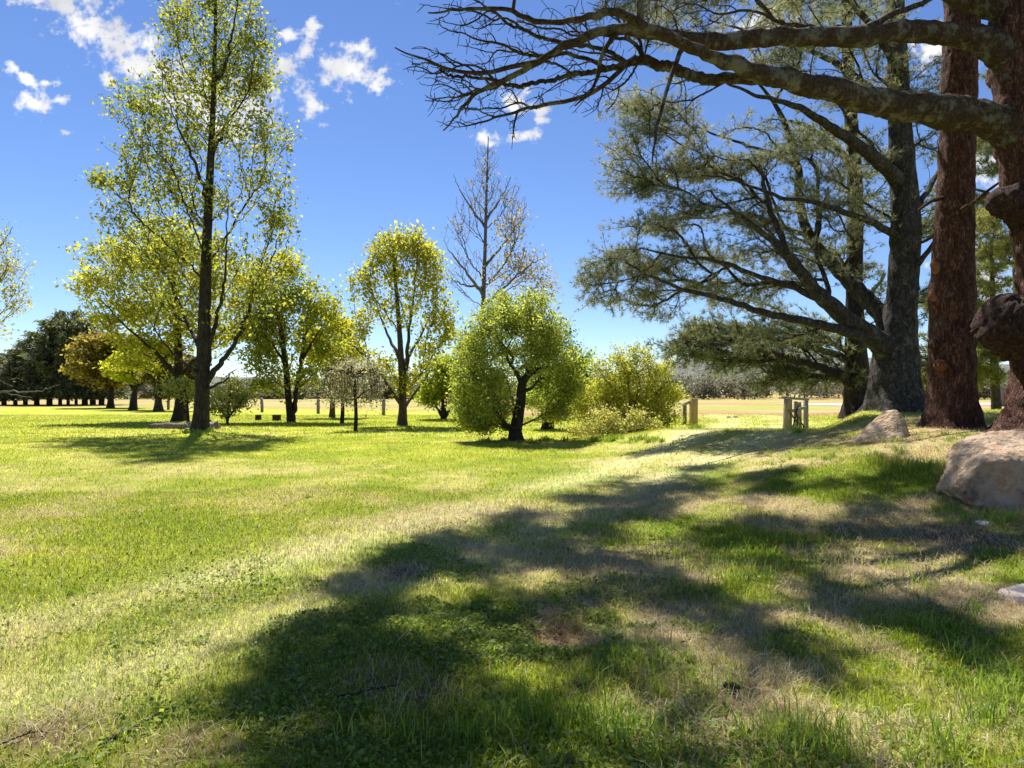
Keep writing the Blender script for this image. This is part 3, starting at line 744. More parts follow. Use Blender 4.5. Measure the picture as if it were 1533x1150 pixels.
# round bushy tree with a crooked trunk
broadleaf('bushy_tree', 'round dense bushy tree with crooked dark trunk standing on the lawn', 'tree', 22,
    [(773, 660, 11), (772, 645, 9.5), (776, 622, 8.5), (780, 598, 7.6), (781, 578, 6.6), (787, 565, 5.5), (800, 556, 4), (818, 550, 2.5), (838, 556, 1.5)],
    [[(782, 580, 5), (775, 562, 4.2, -.2), (766, 545, 3.6, -.3), (758, 532, 3, -.4), (762, 516, 2.2, -.3), (772, 500, 1.4)],
     [(772, 650, 7), (764, 640, 6, -.2), (752, 628, 5, -.5), (738, 612, 3.6, -.8), (722, 590, 2.2, -1)],
     [(774, 640, 5), (770, 620, 3.6, .5), (764, 590, 2.6, .8), (748, 560, 1.8, 1.2)],
     [(786, 566, 3.4), (790, 560, 3, -.4), (788, 550, 2.6, -.6), (780, 548, 2, -.7), (776, 556, 1.2, -.7)],
     [(782, 590, 4), (800, 575, 3, .6), (830, 560, 2.2, 1), (855, 555, 1.4, 1.3)], [(768, 535, 2.6), (740, 505, 2), (715, 480, 1.2)], [(772, 500, 2), (790, 475, 1.5, .4), (812, 460, 1, .5)]],
    [(770, 475, 62, 30, 75, .4), (725, 500, 45, 38, 62), (820, 500, 45, 38, 62), (775, 525, 80, 38, 80, .8), (705, 550, 32, 45, 55), (850, 555, 34, 40, 52), (745, 570, 45, 35, 50, .8), (700, 600, 28, 36, 40, .2), (735, 620, 40, 30, 46, .5),
     (835, 590, 30, 24, 24, .6), (720, 640, 25, 16, 16), (800, 445, 30, 14, 16), (750, 448, 24, 12, 12), (860, 580, 18, 20, 14), (690, 560, 14, 40, 16), (712, 578, 40, 60, 50, -.6, .8), (838, 612, 30, 22, 34, .3), (800, 598, 24, 22, 14, 1.3), (740, 600, 36, 40, 36, -.8, .6), (815, 530, 44, 40, 40, -.8, .6), (700, 628, 26, 22, 24), (770, 470, 66, 30, 40, -.4)],
    bark=BARK_DARK, r0=.005, asc=.1, ascw=1, zmin=.5, flare=(.2, .3, .2), leaf=dict(k=50, sig=.20, L=.085, W=.045, cols=G_BUSH, clump=.5, flat=.8))
# darker bushy tree behind it
broadleaf('bushy_tree', 'dark leafy tree half hidden behind the right side of the round bushy tree', 'tree', 29,
    [(820, 641, 8), (822, 625, 7), (823, 605, 5.5), (826, 580, 4), (830, 555, 2)],
    [[(818, 636, 5), (812, 620, 4, .4), (806, 600, 2.6, .6)], [(824, 628, 5), (832, 612, 3.6, -.4), (838, 596, 2.2, -.6)]],
    [(830, 560, 50, 35, 60), (850, 590, 36, 22, 36), (810, 595, 30, 20, 26), (865, 550, 30, 35, 34), (830, 510, 40, 25, 34), (875, 590, 20, 16, 14)],
    bark=BARK_DARK, leaf=dict(k=44, sig=.26, L=.13, W=.08, cols=[(.06, .10, .012), (.12, .18, .02), (.22, .27, .035)]))
# yellow-green shrubs left of the gate
broadleaf('flowering_shrub', 'loose yellow-green shrub left of the gateway with fine upright twigs', 'shrub', 25,
    [(945, 652, 3.2), (944, 630, 2.6), (942, 600, 2), (940, 565, 1.2)],
    [[(945, 650, 2.6), (925, 625, 2), (905, 595, 1.5, .5), (892, 570, 1, .6)], [(945, 650, 2.6), (965, 620, 2), (985, 590, 1.4, -.4), (1002, 565, .9, -.6)], [(945, 648, 2.4), (950, 610, 1.8, -.8), (958, 570, 1.2, -1.2), (950, 545, .8, -1.3)], [(945, 648, 2.4), (930, 600, 1.8, .8), (918, 560, 1, 1.2)]],
    [(872, 612, 24, 26, 26), (940, 560, 45, 24, 40), (905, 590, 32, 30, 44), (950, 600, 50, 30, 66), (990, 595, 30, 28, 44), (925, 630, 44, 24, 52), (985, 630, 36, 22, 34), (1008, 590, 14, 16, 10), (945, 540, 40, 16, 14), (985, 556, 22, 12, 9), (925, 530, 9, 14, 6), (968, 534, 9, 14, 6), (1000, 548, 10, 14, 6), (900, 550, 12, 16, 8), (865, 585, 14, 16, 8), (950, 524, 7, 12, 5)],
    bark=BARK_TWIG, r0=.005, asc=.5, zmin=.1, flare=None, shell=.6, nm=2.2, leaf=dict(k=58, sig=.23, L=.085, W=.045, cols=[(.20, .23, .04), (.32, .33, .05), (.44, .39, .06)], clump=.6))
broadleaf('flowering_shrub', 'low pale shrub with pinkish dry twigs in front of the yellow-green one', 'shrub', 22.8,
    [(925, 660, 2.4), (925, 645, 1.8), (924, 625, 1)],
    [[(925, 658, 2), (900, 645, 1.5), (872, 630, .9, -.3)], [(925, 658, 2), (955, 642, 1.5), (985, 630, .9, .3)], [(925, 656, 1.6), (940, 630, 1.1, -.5)], [(925, 656, 1.6), (905, 628, 1.1, .3)]],
    [(890, 645, 36, 16, 34), (930, 640, 40, 20, 44), (970, 642, 34, 16, 32), (910, 622, 30, 14, 20), (860, 648, 16, 12, 10), (955, 622, 26, 12, 14)],
    bark=BARK_TWIG, r0=.004, asc=.2, zmin=.05, flare=None, leaf=dict(k=38, sig=.19, L=.075, W=.045, cols=[(.22, .25, .06), (.32, .31, .09), (.36, .28, .15)], clump=.6))
# dark-stemmed bush between the yellow tree and the bushy tree
broadleaf('leafy_bush', 'wide light green bush fanning from a dark clump of stems behind the bushy tree', 'shrub', 40,
    [(664, 628, 4.5), (664, 615, 4), (663, 600, 2.6), (662, 580, 1.4)],
    [[(664, 627, 4), (655, 612, 3), (642, 590, 1.6, .5)], [(665, 627, 4), (674, 612, 3), (688, 592, 1.6, -.5)], [(664, 627, 3.4), (668, 605, 2.2, -.8), (672, 580, 1.2, -1)]],
    [(660, 570, 40, 30, 60), (640, 595, 24, 16, 22), (690, 590, 24, 18, 24), (665, 545, 34, 18, 28), (690, 555, 26, 24, 24), (700, 525, 22, 26, 18)],
    bark=BARK_DARK, flare=None, zmin=.5, leaf=dict(k=38, sig=.34, L=.18, W=.12, cols=[(.14, .19, .025), (.23, .28, .04), (.32, .34, .055)]))
# pale bush behind the tall trunk, and one to its right
broadleaf('pale_bush', 'pale yellow-green bush right behind the base of the tall dark trunk', 'shrub', 33,
    [(340, 630, 2.4), (342, 610, 1.8), (345, 585, 1.2)], [[(340, 628, 2.2), (325, 605, 1.6, .3), (312, 585, 1)], [(340, 628, 2.2), (358, 604, 1.6, -.3), (375, 590, 1)]],
    [(340, 590, 34, 18, 36), (322, 605, 22, 16, 20), (366, 600, 22, 14, 18), (345, 572, 26, 10, 14), (345, 615, 24, 10, 12)],
    bark=BARK_TWIG, flare=None, zmin=.1, leaf=dict(k=22, sig=.26, L=.13, W=.075, cols=G_PALE))
broadleaf('pale_bush', 'pale bush with drooping yellowish sprays left of the tall dark trunk', 'shrub', 35,
    [(282, 626, 2.4), (280, 605, 1.8), (276, 580, 1.2)], [[(281, 622, 2), (262, 596, 1.4), (250, 582, 1)]],
    [(270, 575, 28, 14, 28), (250, 585, 16, 10, 10), (285, 592, 22, 16, 18)],
    bark=BARK_TWIG, flare=None, zmin=.1, leaf=dict(k=22, sig=.25, L=.13, W=.075, cols=G_PALE))
# tree leaning in at the left edge
broadleaf('edge_tree', 'half-bare tree at the left picture edge with pale twigs and a low dead limb', 'tree', 33,
    [(-75, 640, 11), (-72, 590, 9), (-66, 520, 7), (-55, 440, 5), (-45, 370, 3), (-38, 310, 1.6)],
    [[(-68, 560, 4), (-40, 500, 3, -.5), (-10, 440, 2.2, -.8), (15, 390, 1.5, -1)], [(-60, 470, 4), (-30, 420, 3, .5), (0, 370, 2, .8), (20, 340, 1.1, 1)], [(-66, 520, 3.6), (-40, 490, 2.6), (-5, 475, 1.8), (25, 450, 1.2)],
     [(-72, 600, 3.2), (-40, 592, 2.6, -1), (0, 586, 2.2, -2), (40, 588, 1.7, -2.6), (75, 580, 1.2, -3), (90, 575, .8, -3.2)], [(-40, 580, 2.4, -1), (-5, 570, 1.8, -1.6), (20, 580, 1.2, -2)], [(0, 586, 1.8, -2), (22, 592, 1.2, -2.2), (50, 596, .8, -2.6)]],
    [(10, 400, 32, 40, 70), (-10, 350, 30, 30, 36), (20, 450, 26, 30, 40), (-40, 420, 40, 60, 60), (0, 490, 26, 20, 22), (-90, 400, 50, 70, 50), (-60, 320, 40, 40, 40), (-110, 480, 40, 40, 24)],
    bark=BARK_PALE, r0=.007, asc=.6, zmin=2.2, leaf=dict(k=7, sig=.25, L=.13, W=.08, cols=[(.22, .22, .04), (.32, .29, .05), (.40, .28, .06)]))
# bronze tree, pale-trunked tree, dark tree near the conifer row
broadleaf('bronze_tree', 'bronze-leaved spreading tree in front of the dark conifer row', 'tree', 70,
    [(165, 610, 4.5), (166, 595, 4), (168, 570, 3), (170, 540, 2)],
    [[(166, 590, 3), (140, 560, 2), (120, 540, 1.2)], [(167, 580, 3), (195, 555, 2), (215, 535, 1.2)]],
    [(165, 510, 42, 16, 46), (145, 530, 40, 18, 50), (195, 525, 36, 18, 44), (165, 548, 56, 16, 50), (130, 555, 30, 12, 24), (200, 560, 30, 12, 22), (160, 575, 36, 8, 16)],
    bark=BARK_DARK, r0=.02, asc=.1, leaf=dict(k=30, sig=.6, L=.4, W=.26, cols=G_BRONZE, zb=1., flat=.4))
broadleaf('lime_tree', 'lime green tree with low layered branches right of the bronze tree', 'tree', 62,
    [(199, 613, 5), (201, 595, 4), (204, 570, 3), (208, 540, 2)],
    [[(203, 585, 3), (180, 560, 2), (165, 548, 1.2)], [(204, 580, 3), (235, 555, 2), (250, 540, 1.2)]],
    [(205, 530, 36, 14, 30), (190, 550, 36, 9, 28), (230, 545, 32, 14, 30), (215, 565, 44, 10, 26), (185, 562, 26, 7, 14)],
    bark=BARK_DARK, r0=.02, asc=.1, leaf=dict(k=26, sig=.5, L=.34, W=.22, cols=[(.20, .23, .02), (.32, .34, .025), (.42, .40, .035)], zb=1., flat=.35))
broadleaf('brown_tree', 'dusky brown-leaved tree with grey trunk behind the pale bush on the left', 'tree', 58,
    [(237, 614, 6), (237, 600, 4.6), (240, 575, 3.8), (245, 545, 2.5), (248, 520, 1.5)],
    [[(239, 585, 3), (262, 560, 2), (280, 545, 1.2)], [(240, 580, 3), (222, 560, 2)]],
    [(250, 530, 34, 22, 34), (275, 550, 30, 20, 30), (235, 558, 26, 18, 24), (262, 575, 34, 14, 24), (245, 590, 20, 8, 8)],
    bark=BARK_GREY, r0=.02, asc=.1, leaf=dict(k=34, sig=.5, L=.32, W=.2, cols=[(.045, .038, .022), (.09, .075, .035), (.14, .13, .05)], zb=.8, flat=.5))

# far-left conifer row: one prototype copied
def conifer_proto():
    base = np.array([0., 0., 0.])
    root = empty('dark_conifer', base, 'x', 'tree', 'row of dark conifers across the far left field')
    s = Skel(); s.add_path([(0, 0, -.1), (0, 0, 3), (.05, .05, 7), (0, 0, 10.6)], [.32, .27, .16, .03], True)
    pts = []
    for k in range(120):
        h = 1.7+8.9*RNG.random()**1.15; R = 4.4*(1-(h/11.2))**.75*(.35+.75*RNG.random()); a = RNG.random()*2*math.pi
        pts.append((math.cos(a)*R, math.sin(a)*R, h-R*.12+RNG.normal(0, .1)))
    pts = np.array(pts); ids = s.grow(pts, .3, -.1, 1)
    s.mesh(r0=.02, jit=.04)[0].build('trunk', BARK_DARK, root, smooth=True)
    A = np.array(s.pos); tp = A[ids]; pr = A[np.array(s.par)[ids]]
    cs = np.concatenate([tp, tp*.6+pr*.4, tp*.85+pr*.15])
    kk = 12; idx = np.repeat(np.arange(len(cs)), kk); n = len(idx)
    c = cs[idx]+RNG.normal(0, 1, (n, 3))*np.array([.5, .5, .22])
    ax = c*np.array([1, 1, 0]); ax /= np.linalg.norm(ax, axis=1, keepdims=True)+1e-6; ax = ax+rand_dirs(n)*.5+np.array([0, 0, -.3])
    V, Fq, C = leaf_mesh(c, .55, .2, G_DARK+[(.17, .155, .07)], 1.2, .3, RNG.random(len(cs))[idx]*.6+RNG.random(n)*.4, ax)
    mk('crown', V, [Fq], NEEDLE, root, C)
    return root
proto = conifer_proto()
def copy_tree(o):
    c = o.copy(); COL.objects.link(c)
    for ch in o.children:
        d = ch.copy(); COL.objects.link(d); d.parent = c
    return c
ROW = [(-14, 84, 530), (6, 88, 528), (23, 84, 522), (38, 90, 508), (55, 85, 496), (74, 84, 478), (90, 90, 464), (102, 84, 474), (114, 92, 464), (127, 85, 476), (139, 90, 492), (152, 86, 505)]
WORDS = ['leftmost of all, cut by the picture edge', 'second from the left end', 'third from the left end', 'fourth from the left end', 'fifth from the left end', 'sixth from the left end',
         'seventh from the left, among the tallest', 'eighth from the left, just past the peak', 'ninth from the left, tall and set back', 'tenth from the left, left of the bronze crown', 'eleventh from the left, behind the bronze crown', 'last on the right, behind the bronze tree']
for i, (px, D, top) in enumerate(ROW):
    o = proto if i == 0 else copy_tree(proto)
    b = P(px, HY, D); b[2] = float(terrain(b[0], b[1]))
    o.location = b; o.rotation_euler = (0, 0, i*2.1)
    hgt = CH+(HY-top)/F*D
    o.scale = (.85+.28*math.sin(i*3), .85+.28*math.cos(i*5), hgt/10.9)
    o['label'] = 'dark conifer in the far row, '+WORDS[i]

# far wood along the horizon
pts, sc_, fc_ = [], [], []
for k in range(520):
    x = RNG.uniform(-185, 225); y = 150+RNG.random()*60+.05*abs(x)
    hh = (1.6+5.2*fbm2(x*.05+9, x*0+2.2, 3))*(.55+.8*RNG.random())*(1+.3*sst(20, 60, x))*(1+.25*sst(-20, -60, -abs(x+30)))
    px = CX+F*x/y
    rr = hh*(.35+.25*RNG.random()); z0 = float(terrain(x, y)); tone = RNG.random()
    m = 46
    v = RNG.normal(0, 1, (m, 3)); v /= np.linalg.norm(v, axis=1, keepdims=True); v *= RNG.random((m, 1))**.4
    pts.append(np.array([x, y, z0+hh*.55])+v*np.array([rr, rr, hh*.5])); fc_.append(np.full(m, tone)*.75+RNG.random(m)*.25)
pts = np.concatenate(pts); fc_ = np.concatenate(fc_)
idx = np.repeat(np.arange(len(pts)), 10); c = pts[idx]+RNG.normal(0, .6, (len(idx), 3))
V, Fq, C = leaf_mesh(c, .55, .4, [(.055, .065, .035), (.09, .10, .06), (.12, .12, .085), (.14, .125, .11), (.17, .175, .08)], .5, .3, fc_[idx])
tag(mk('far_wood', V, [Fq], NEEDLE, None, C), 'grey-green belt of far trees along the horizon beyond the fields', 'woodland', kind='stuff')
# =================================================================== PINES
KEEP_LIT = [ground_at(1330, 648)+np.array([.05, .3, .45]), ground_at(1500, 760)+np.array([.5, .7, .85])]   # crown foliage is cleared along the sun's ray to light the boulders
def sunny(p, rad=.95):
    k = np.ones(len(p), bool)
    for q, rr in zip(KEEP_LIT, (1.15, .7)):
        d = p-q; t = d@SUN; k &= np.linalg.norm(d-t[:, None]*SUN, axis=1) > rad*rr
    g = p-SUN*((p[:, 2]-.15)/SUN[2])[:, None]                      # foliage cut away so that patches of sun reach the ground
    for (sx, sy, sr) in SUNPATCH:
        k &= (((g[:, 0]-sx)/(sr*.78))**2+((g[:, 1]-sy)/sr)**2 > 1) | (p[:, 2] < 5)
    return k
def pine(name, label, D, trunk, limbs, clumps, extra=None, bark=BARK_PINE, limb_bark=None, tk=1., lk=1., zmin=2., bf=.25, r0=.006, tuft=(3, 15, .17, .011),
         flare=(.45, .3, .3), rough=.16, cols=G_PINE, deadpts=None, stubs=(), freq=6., jit=.035, npt=9, asc=0., Lneed=None, group='old pines on the right'):
    base = P(trunk[0][0], HY, D); base[2] = float(terrain(base[0], D))-.06
    root = empty(name, base, label, 'tree', group)
    s = Skel()
    w, r = px_path(trunk, D); w[0] = base
    s.add_path(w, r*tk, True, ok=lambda q: q[2] > base[2]+zmin, spacing=.3)
    for i, lb in enumerate(limbs):
        w, r = px_path(lb, D); s.add_path(w, r*lk, limb=i+1, spacing=.3, jit=.012)
    cl = []
    for e in clumps:                                   # flattened foliage clumps, (px, py, rx, ry, n clumps[, dD, rD])
        cl.append(ellipsoid_pts(D, e, .5))
    ne = 0
    if extra is not None and len(extra): cl.append(extra); ne = len(extra)
    cl = np.concatenate(cl) if cl else np.zeros((0, 3))
    isx = np.arange(len(cl)) >= len(cl)-ne
    kk = sunny(cl); cl, isx = cl[kk], isx[kk]
    idx = np.repeat(np.arange(len(cl)), np.where(isx, npt+5, npt))
    tw = cl[idx]+RNG.normal(0, 1, (len(idx), 3))*np.where(isx[idx], .58, 1.)[:, None]*np.array([.28, .28, .12])
    kk = sunny(tw, .62); tw, idx = tw[kk], idx[kk]
    allp = tw if deadpts is None else np.concatenate([tw, deadpts])
    ids = s.grow(allp, bf, asc, 1.2)
    mbs = s.mesh(r0=r0, jit=jit, rough=rough, flare=flare, freq=freq)
    for k in sorted(mbs):
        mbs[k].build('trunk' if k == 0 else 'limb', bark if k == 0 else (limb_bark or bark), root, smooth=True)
    for st in stubs:
        sw, sr = px_path(st[0], D); mb = MB(); q, qr = catmull(sw, sr, 10); tube(mb, q, qr, 44, .45 if st[2] is CUTWOOD else .55, 9, .8, True)
        mb.build(st[1], st[2], root, smooth=True)
    if len(tw):
        A = np.array(s.pos); par = np.array(s.par); it = ids[:len(tw)]
        d = A[it]-A[par[it]]; d /= np.linalg.norm(d, axis=1, keepdims=True)+1e-9
        f = RNG.random(len(cl))[idx]
        m, k, Ln, Wn = tuft
        B = np.concatenate([A[it]+RNG.normal(0, .09, d.shape)*np.array([1, 1, .6]) for _ in range(m)])
        V, F3, C = needles(B, np.tile(d+np.array([0, 0, .35]), (m, 1)), k, Ln, Wn, cols, .7, np.tile(f, m))
        mk('crown', V, [F3], NEEDLE, root, C)
    return root

# foliage clumps added above the picture to shade the foreground: ground points in shade, followed up the sun's ray into the crowns
def poly_sample(poly, n):
    poly = np.array(poly, float); lo, hi = poly.min(0), poly.max(0); out = []
    while len(out) < n:
        q = lo+RNG.random(2)*(hi-lo); c = False; j = len(poly)-1
        for i in range(len(poly)):
            if (poly[i, 1] > q[1]) != (poly[j, 1] > q[1]) and q[0] < (poly[j, 0]-poly[i, 0])*(q[1]-poly[i, 1])/(poly[j, 1]-poly[i, 1])+poly[i, 0]: c = not c
            j = i
        if c: out.append(q)
    return np.array(out)
def ground_poly(pp): return [tuple(ground_at(*p)[:2]) for p in pp]
def up_ray(g, extra_lo, extra_hi):
    z0 = terrain(g[:, 0], g[:, 1]); ct = SUN[:2]/SUN[2]
    zmin = (CH+.600*g[:, 1])/(1-.600*ct[1])
    z = zmin+extra_lo+RNG.random(len(g))*(extra_hi-extra_lo)
    return np.stack([g[:, 0]+ct[0]*(z-z0), g[:, 1]+ct[1]*(z-z0), z], -1)
SUNPATCH = [ground_at(*q)[:2].tolist()+[r] for q, r in [((600, 935), .22), ((790, 860), .28), ((930, 920), .3), ((960, 790), .45), ((1130, 885), .35), ((1250, 1060), .4), ((1180, 930), .3), ((1350, 960), .3), ((1050, 760), .5), ((1200, 760), .6),
            ((1330, 1000), .35), ((830, 960), .2), ((1400, 850), .5), ((900, 860), .25), ((1120, 830), .4), ((700, 1010), .14), ((1280, 830), .4), ((1420, 1090), .3), ((1130, 700), .6), ((1260, 700), .5), ((860, 1060), .15), ((1250, 955), .3), ((480, 962), .16), ((525, 905), .17), ((560, 990), .13), ((645, 862), .2), ((705, 832), .18), ((700, 935), .14), ((490, 1062), .13), ((575, 1078), .13), ((650, 1050), .12), ((730, 1085), .14), ((785, 1012), .15), ((850, 1110), .14), ((950, 1080), .18), ((1000, 960), .2), ((1060, 1010), .2), ((440, 1090), .1), ((640, 960), .12), ((880, 980), .14), ((760, 905), .14), ((570, 850), .12), ((1090, 1090), .2), ((1160, 1010), .2)]]
def shade_targets(poly, n, patches=True):
    g = poly_sample(ground_poly(poly), int(n*2.3))
    g = g[vnoise2(g[:, 0]*2.3+40, g[:, 1]*1.7)+.4*vnoise2(g[:, 0]*4.1, g[:, 1]*3.4+9) > .64]
    if patches:
        k = np.ones(len(g), bool)
        for (sx, sy, sr) in SUNPATCH: k &= ((g[:, 0]-sx)/(sr*.8))**2+((g[:, 1]-sy)/sr)**2 > 1
        g = g[k]
    return g
nearA = shade_targets([(350, 1148), (425, 1010), (430, 965), (525, 880), (650, 808), (740, 788), (700, 900), (640, 1000), (620, 1148)], 66)
nearB = shade_targets([(620, 1148), (640, 1000), (700, 880), (760, 790), (900, 790), (1000, 860), (1150, 900), (1300, 900), (1480, 950), (1530, 1148)], 110)
off = np.stack([RNG.uniform(-.7, 5, 36), RNG.uniform(-.5, 2.5, 36)], -1)
midA = shade_targets([(740, 785), (835, 742), (930, 716), (1060, 697), (1150, 690), (1120, 740), (1000, 790), (900, 800)], 120)
midB = shade_targets([(1000, 790), (1130, 740), (1150, 690), (1400, 690), (1530, 800), (1530, 930), (1300, 900), (1100, 850)], 70)
near_shade_clumps = np.concatenate([up_ray(nearA, 1.0, 2.4), up_ray(nearB, 1.0, 3.0), up_ray(off, 1.2, 2.8)])
mid_shade_clumps = np.concatenate([up_ray(midA, .8, 2.2), up_ray(midB, .8, 2.8)])

dead = np.concatenate([ellipsoid_pts(11, e) for e in [(*q[:4], int(q[4]*1.9)) for q in [(640, 95, 45, 22, 60), (700, 130, 75, 40, 150), (690, 165, 60, 30, 70), (740, 60, 70, 40, 100), (830, 60, 80, 45, 130), (770, 150, 50, 40, 60), (690, 25, 70, 28, 60), (840, 120, 60, 40, 60), (910, 110, 50, 40, 60),
        (900, 30, 70, 40, 90), (960, 60, 60, 45, 70), (770, 200, 12, 25, 10), (890, 150, 50, 22, 36), (975, 180, 12, 50, 8), (1000, 20, 60, 30, 50), (1100, 20, 60, 20, 30), (1020, 130, 50, 40, 26), (1180, 20, 60, 20, 26), (1230, 100, 60, 16, 8)]]])
pine('old_pine', 'huge old pine at right picture edge with thick mossy limbs reaching far left', 11.5,
    [(1563, 655, 62), (1566, 610, 52), (1574, 550, 52), (1585, 450, 52), (1580, 350, 52), (1564, 250, 53), (1552, 160, 56), (1546, 60, 54), (1540, -80, 46), (1530, -250, 38), (1520, -450, 26), (1512, -640, 12)],
    [[(1520, 95, 30), (1480, 66, 24), (1430, 52, 18), (1360, 48, 16.5, -.3), (1280, 54, 16, -.6), (1200, 55, 15.5, -.8), (1135, 57, 15, -.9), (1060, 62, 12.5, -1.0), (985, 52, 10.5, -1.1), (930, 42, 9, -1.1), (885, 52, 7.5, -1.1), (847, 68, 6.5, -1.1), (807, 92, 5.5, -1.1), (760, 118, 4.6, -1), (715, 140, 3.6, -.9), (690, 165, 2.4, -.8), (665, 195, 1.2, -.8)],
     [(1545, 215, 34), (1500, 188, 30), (1450, 172, 27, -.1), (1400, 166, 25, -.3), (1340, 158, 23, -.5), (1251, 138, 20, -.9), (1162, 116, 15, -1.3), (1099, 96, 12, -1.6), (1050, 78, 10.5, -1.8), (1010, 58, 9.5, -1.9), (960, 36, 8, -2), (913, 18, 6.6, -2.1), (860, 30, 5.5, -2.1), (813, 33, 4.6, -2.1), (757, 14, 3.6, -2), (700, 14, 2.4, -2), (640, 18, 1.2, -1.9)],
     [(807, 92, 4.6, -1.1), (760, 102, 4, -1.2), (713, 108, 3.4, -1.3), (663, 100, 2.6, -1.3), (625, 85, 1.8, -1.3), (590, 72, 1, -1.3)],
     [(1024, 68, 5, -1.1), (1008, 105, 4, -1.3), (994, 150, 3.4, -1.5), (984, 195, 2.6, -1.6), (975, 240, 1.2, -1.7)],
     [(1540, 20, 34), (1500, 5, 28), (1440, -15, 24, .3), (1360, -60, 18, .8), (1250, -130, 14, 1), (1120, -220, 10, 1), (980, -300, 7, .8), (820, -380, 4, .5), (680, -420, 2, 0)],
     [(1536, -150, 30), (1440, -240, 22, -2), (1300, -380, 16, -4), (1100, -560, 10, -5), (900, -760, 6, -6)],
     [(930, 42, 5, -1.1), (905, 75, 4, -1), (895, 110, 3.2, -.9), (880, 140, 2.4, -.8), (862, 160, 1.2, -.7)],
     [(1300, 40, 6, -.6), (1345, 18, 5, -.2), (1395, -2, 4, .2), (1450, -30, 3, .4)]],
    [(1060, -10, 120, 30, 16, .6, 1), (960, 8, 50, 26, 8, .8, .8), (1180, -10, 80, 24, 9, 1, .8), (1300, -30, 80, 30, 8, 1, .8), (1500, -60, 60, 40, 6)],
    extra=near_shade_clumps, deadpts=dead, limb_bark=BARK_LIMB, zmin=4, bf=.22, r0=.0055, jit=.03, freq=8., rough=.26, lk=.9, tuft=(3, 16, .19, .011),
    stubs=[([(1600, 590, 52), (1570, 545, 46, -.2), (1535, 510, 43, -.35), (1508, 484, 40, -.4), (1492, 468, 36, -.4), (1481, 458, 20, -.4)], 'broken_stump_limb', BARK_STUMP),
           ([(1570, 330, 40), (1530, 312, 30, -.1), (1505, 305, 23, -.2), (1490, 302, 18, -.2), (1481, 301, 9, -.2)], 'broken_stump_limb', BARK_STUMP)])
# straight red-brown trunk
pine('red_pine', 'straight red-barked pine with pale pruned knots between boulder and right edge', 13.6,
    [(1421, 648, 40), (1422, 628, 36), (1424, 590, 34.5), (1425, 540, 34.5), (1426, 480, 35), (1425, 445, 36.5), (1427, 408, 33), (1430, 300, 28), (1434, 200, 27.5), (1437, 100, 27), (1440, 0, 26), (1444, -150, 23), (1448, -350, 16), (1450, -560, 7)],
    [[(1434, 318, 3.4, -.3), (1462, 300, 2.8, -.8), (1490, 278, 2.2, -1.1), (1512, 258, 1.2, -1.3)], [(1420, 296, 3.4), (1396, 300, 2.8, -.3), (1375, 314, 2, -.6)], [(1424, 342, 3.4), (1400, 352, 2.8, .5), (1372, 368, 2, .9), (1356, 382, 1.2, 1)],
     [(1440, 5, 10), (1400, -40, 8, -.6), (1340, -110, 6, -1.2), (1260, -190, 4, -1.6)], [(1442, -60, 10), (1490, -110, 8, .6), (1560, -180, 5, 1)], [(1446, -260, 9), (1400, -330, 7, 1), (1330, -420, 4, 1.4)], [(1446, -240, 9), (1480, -330, 7, -1), (1530, -420, 4, -1.4)]],
    [(1440, -420, 150, 160, 46, 0, 2), (1330, -190, 90, 60, 18, -1, 1), (1560, -180, 70, 60, 14, 1, 1)],
    zmin=6.5, bf=.25, rough=.2, freq=8, tk=.88,
    stubs=[([(1416, 412, 18), (1406, 404, 11, -.02), (1400, 396, 7, -.03), (1398, 388, 3, -.03)], 'pruned_knot', CUTWOOD), ([(1416, 454, 19), (1405, 447, 12, -.02), (1398, 440, 8, -.03), (1396, 434, 3, -.03)], 'pruned_knot', CUTWOOD),
           ([(1412, 547, 11, 0), (1406, 546, 7, -.36), (1405, 546, 5.5, -.39), (1404, 546, 2, -.40)], 'pruned_knot', CUTWOOD), ([(1412, 522, 15), (1400, 516, 11, -.04), (1395, 510, 6, -.05)], 'pruned_knot', BARK_PINE)])
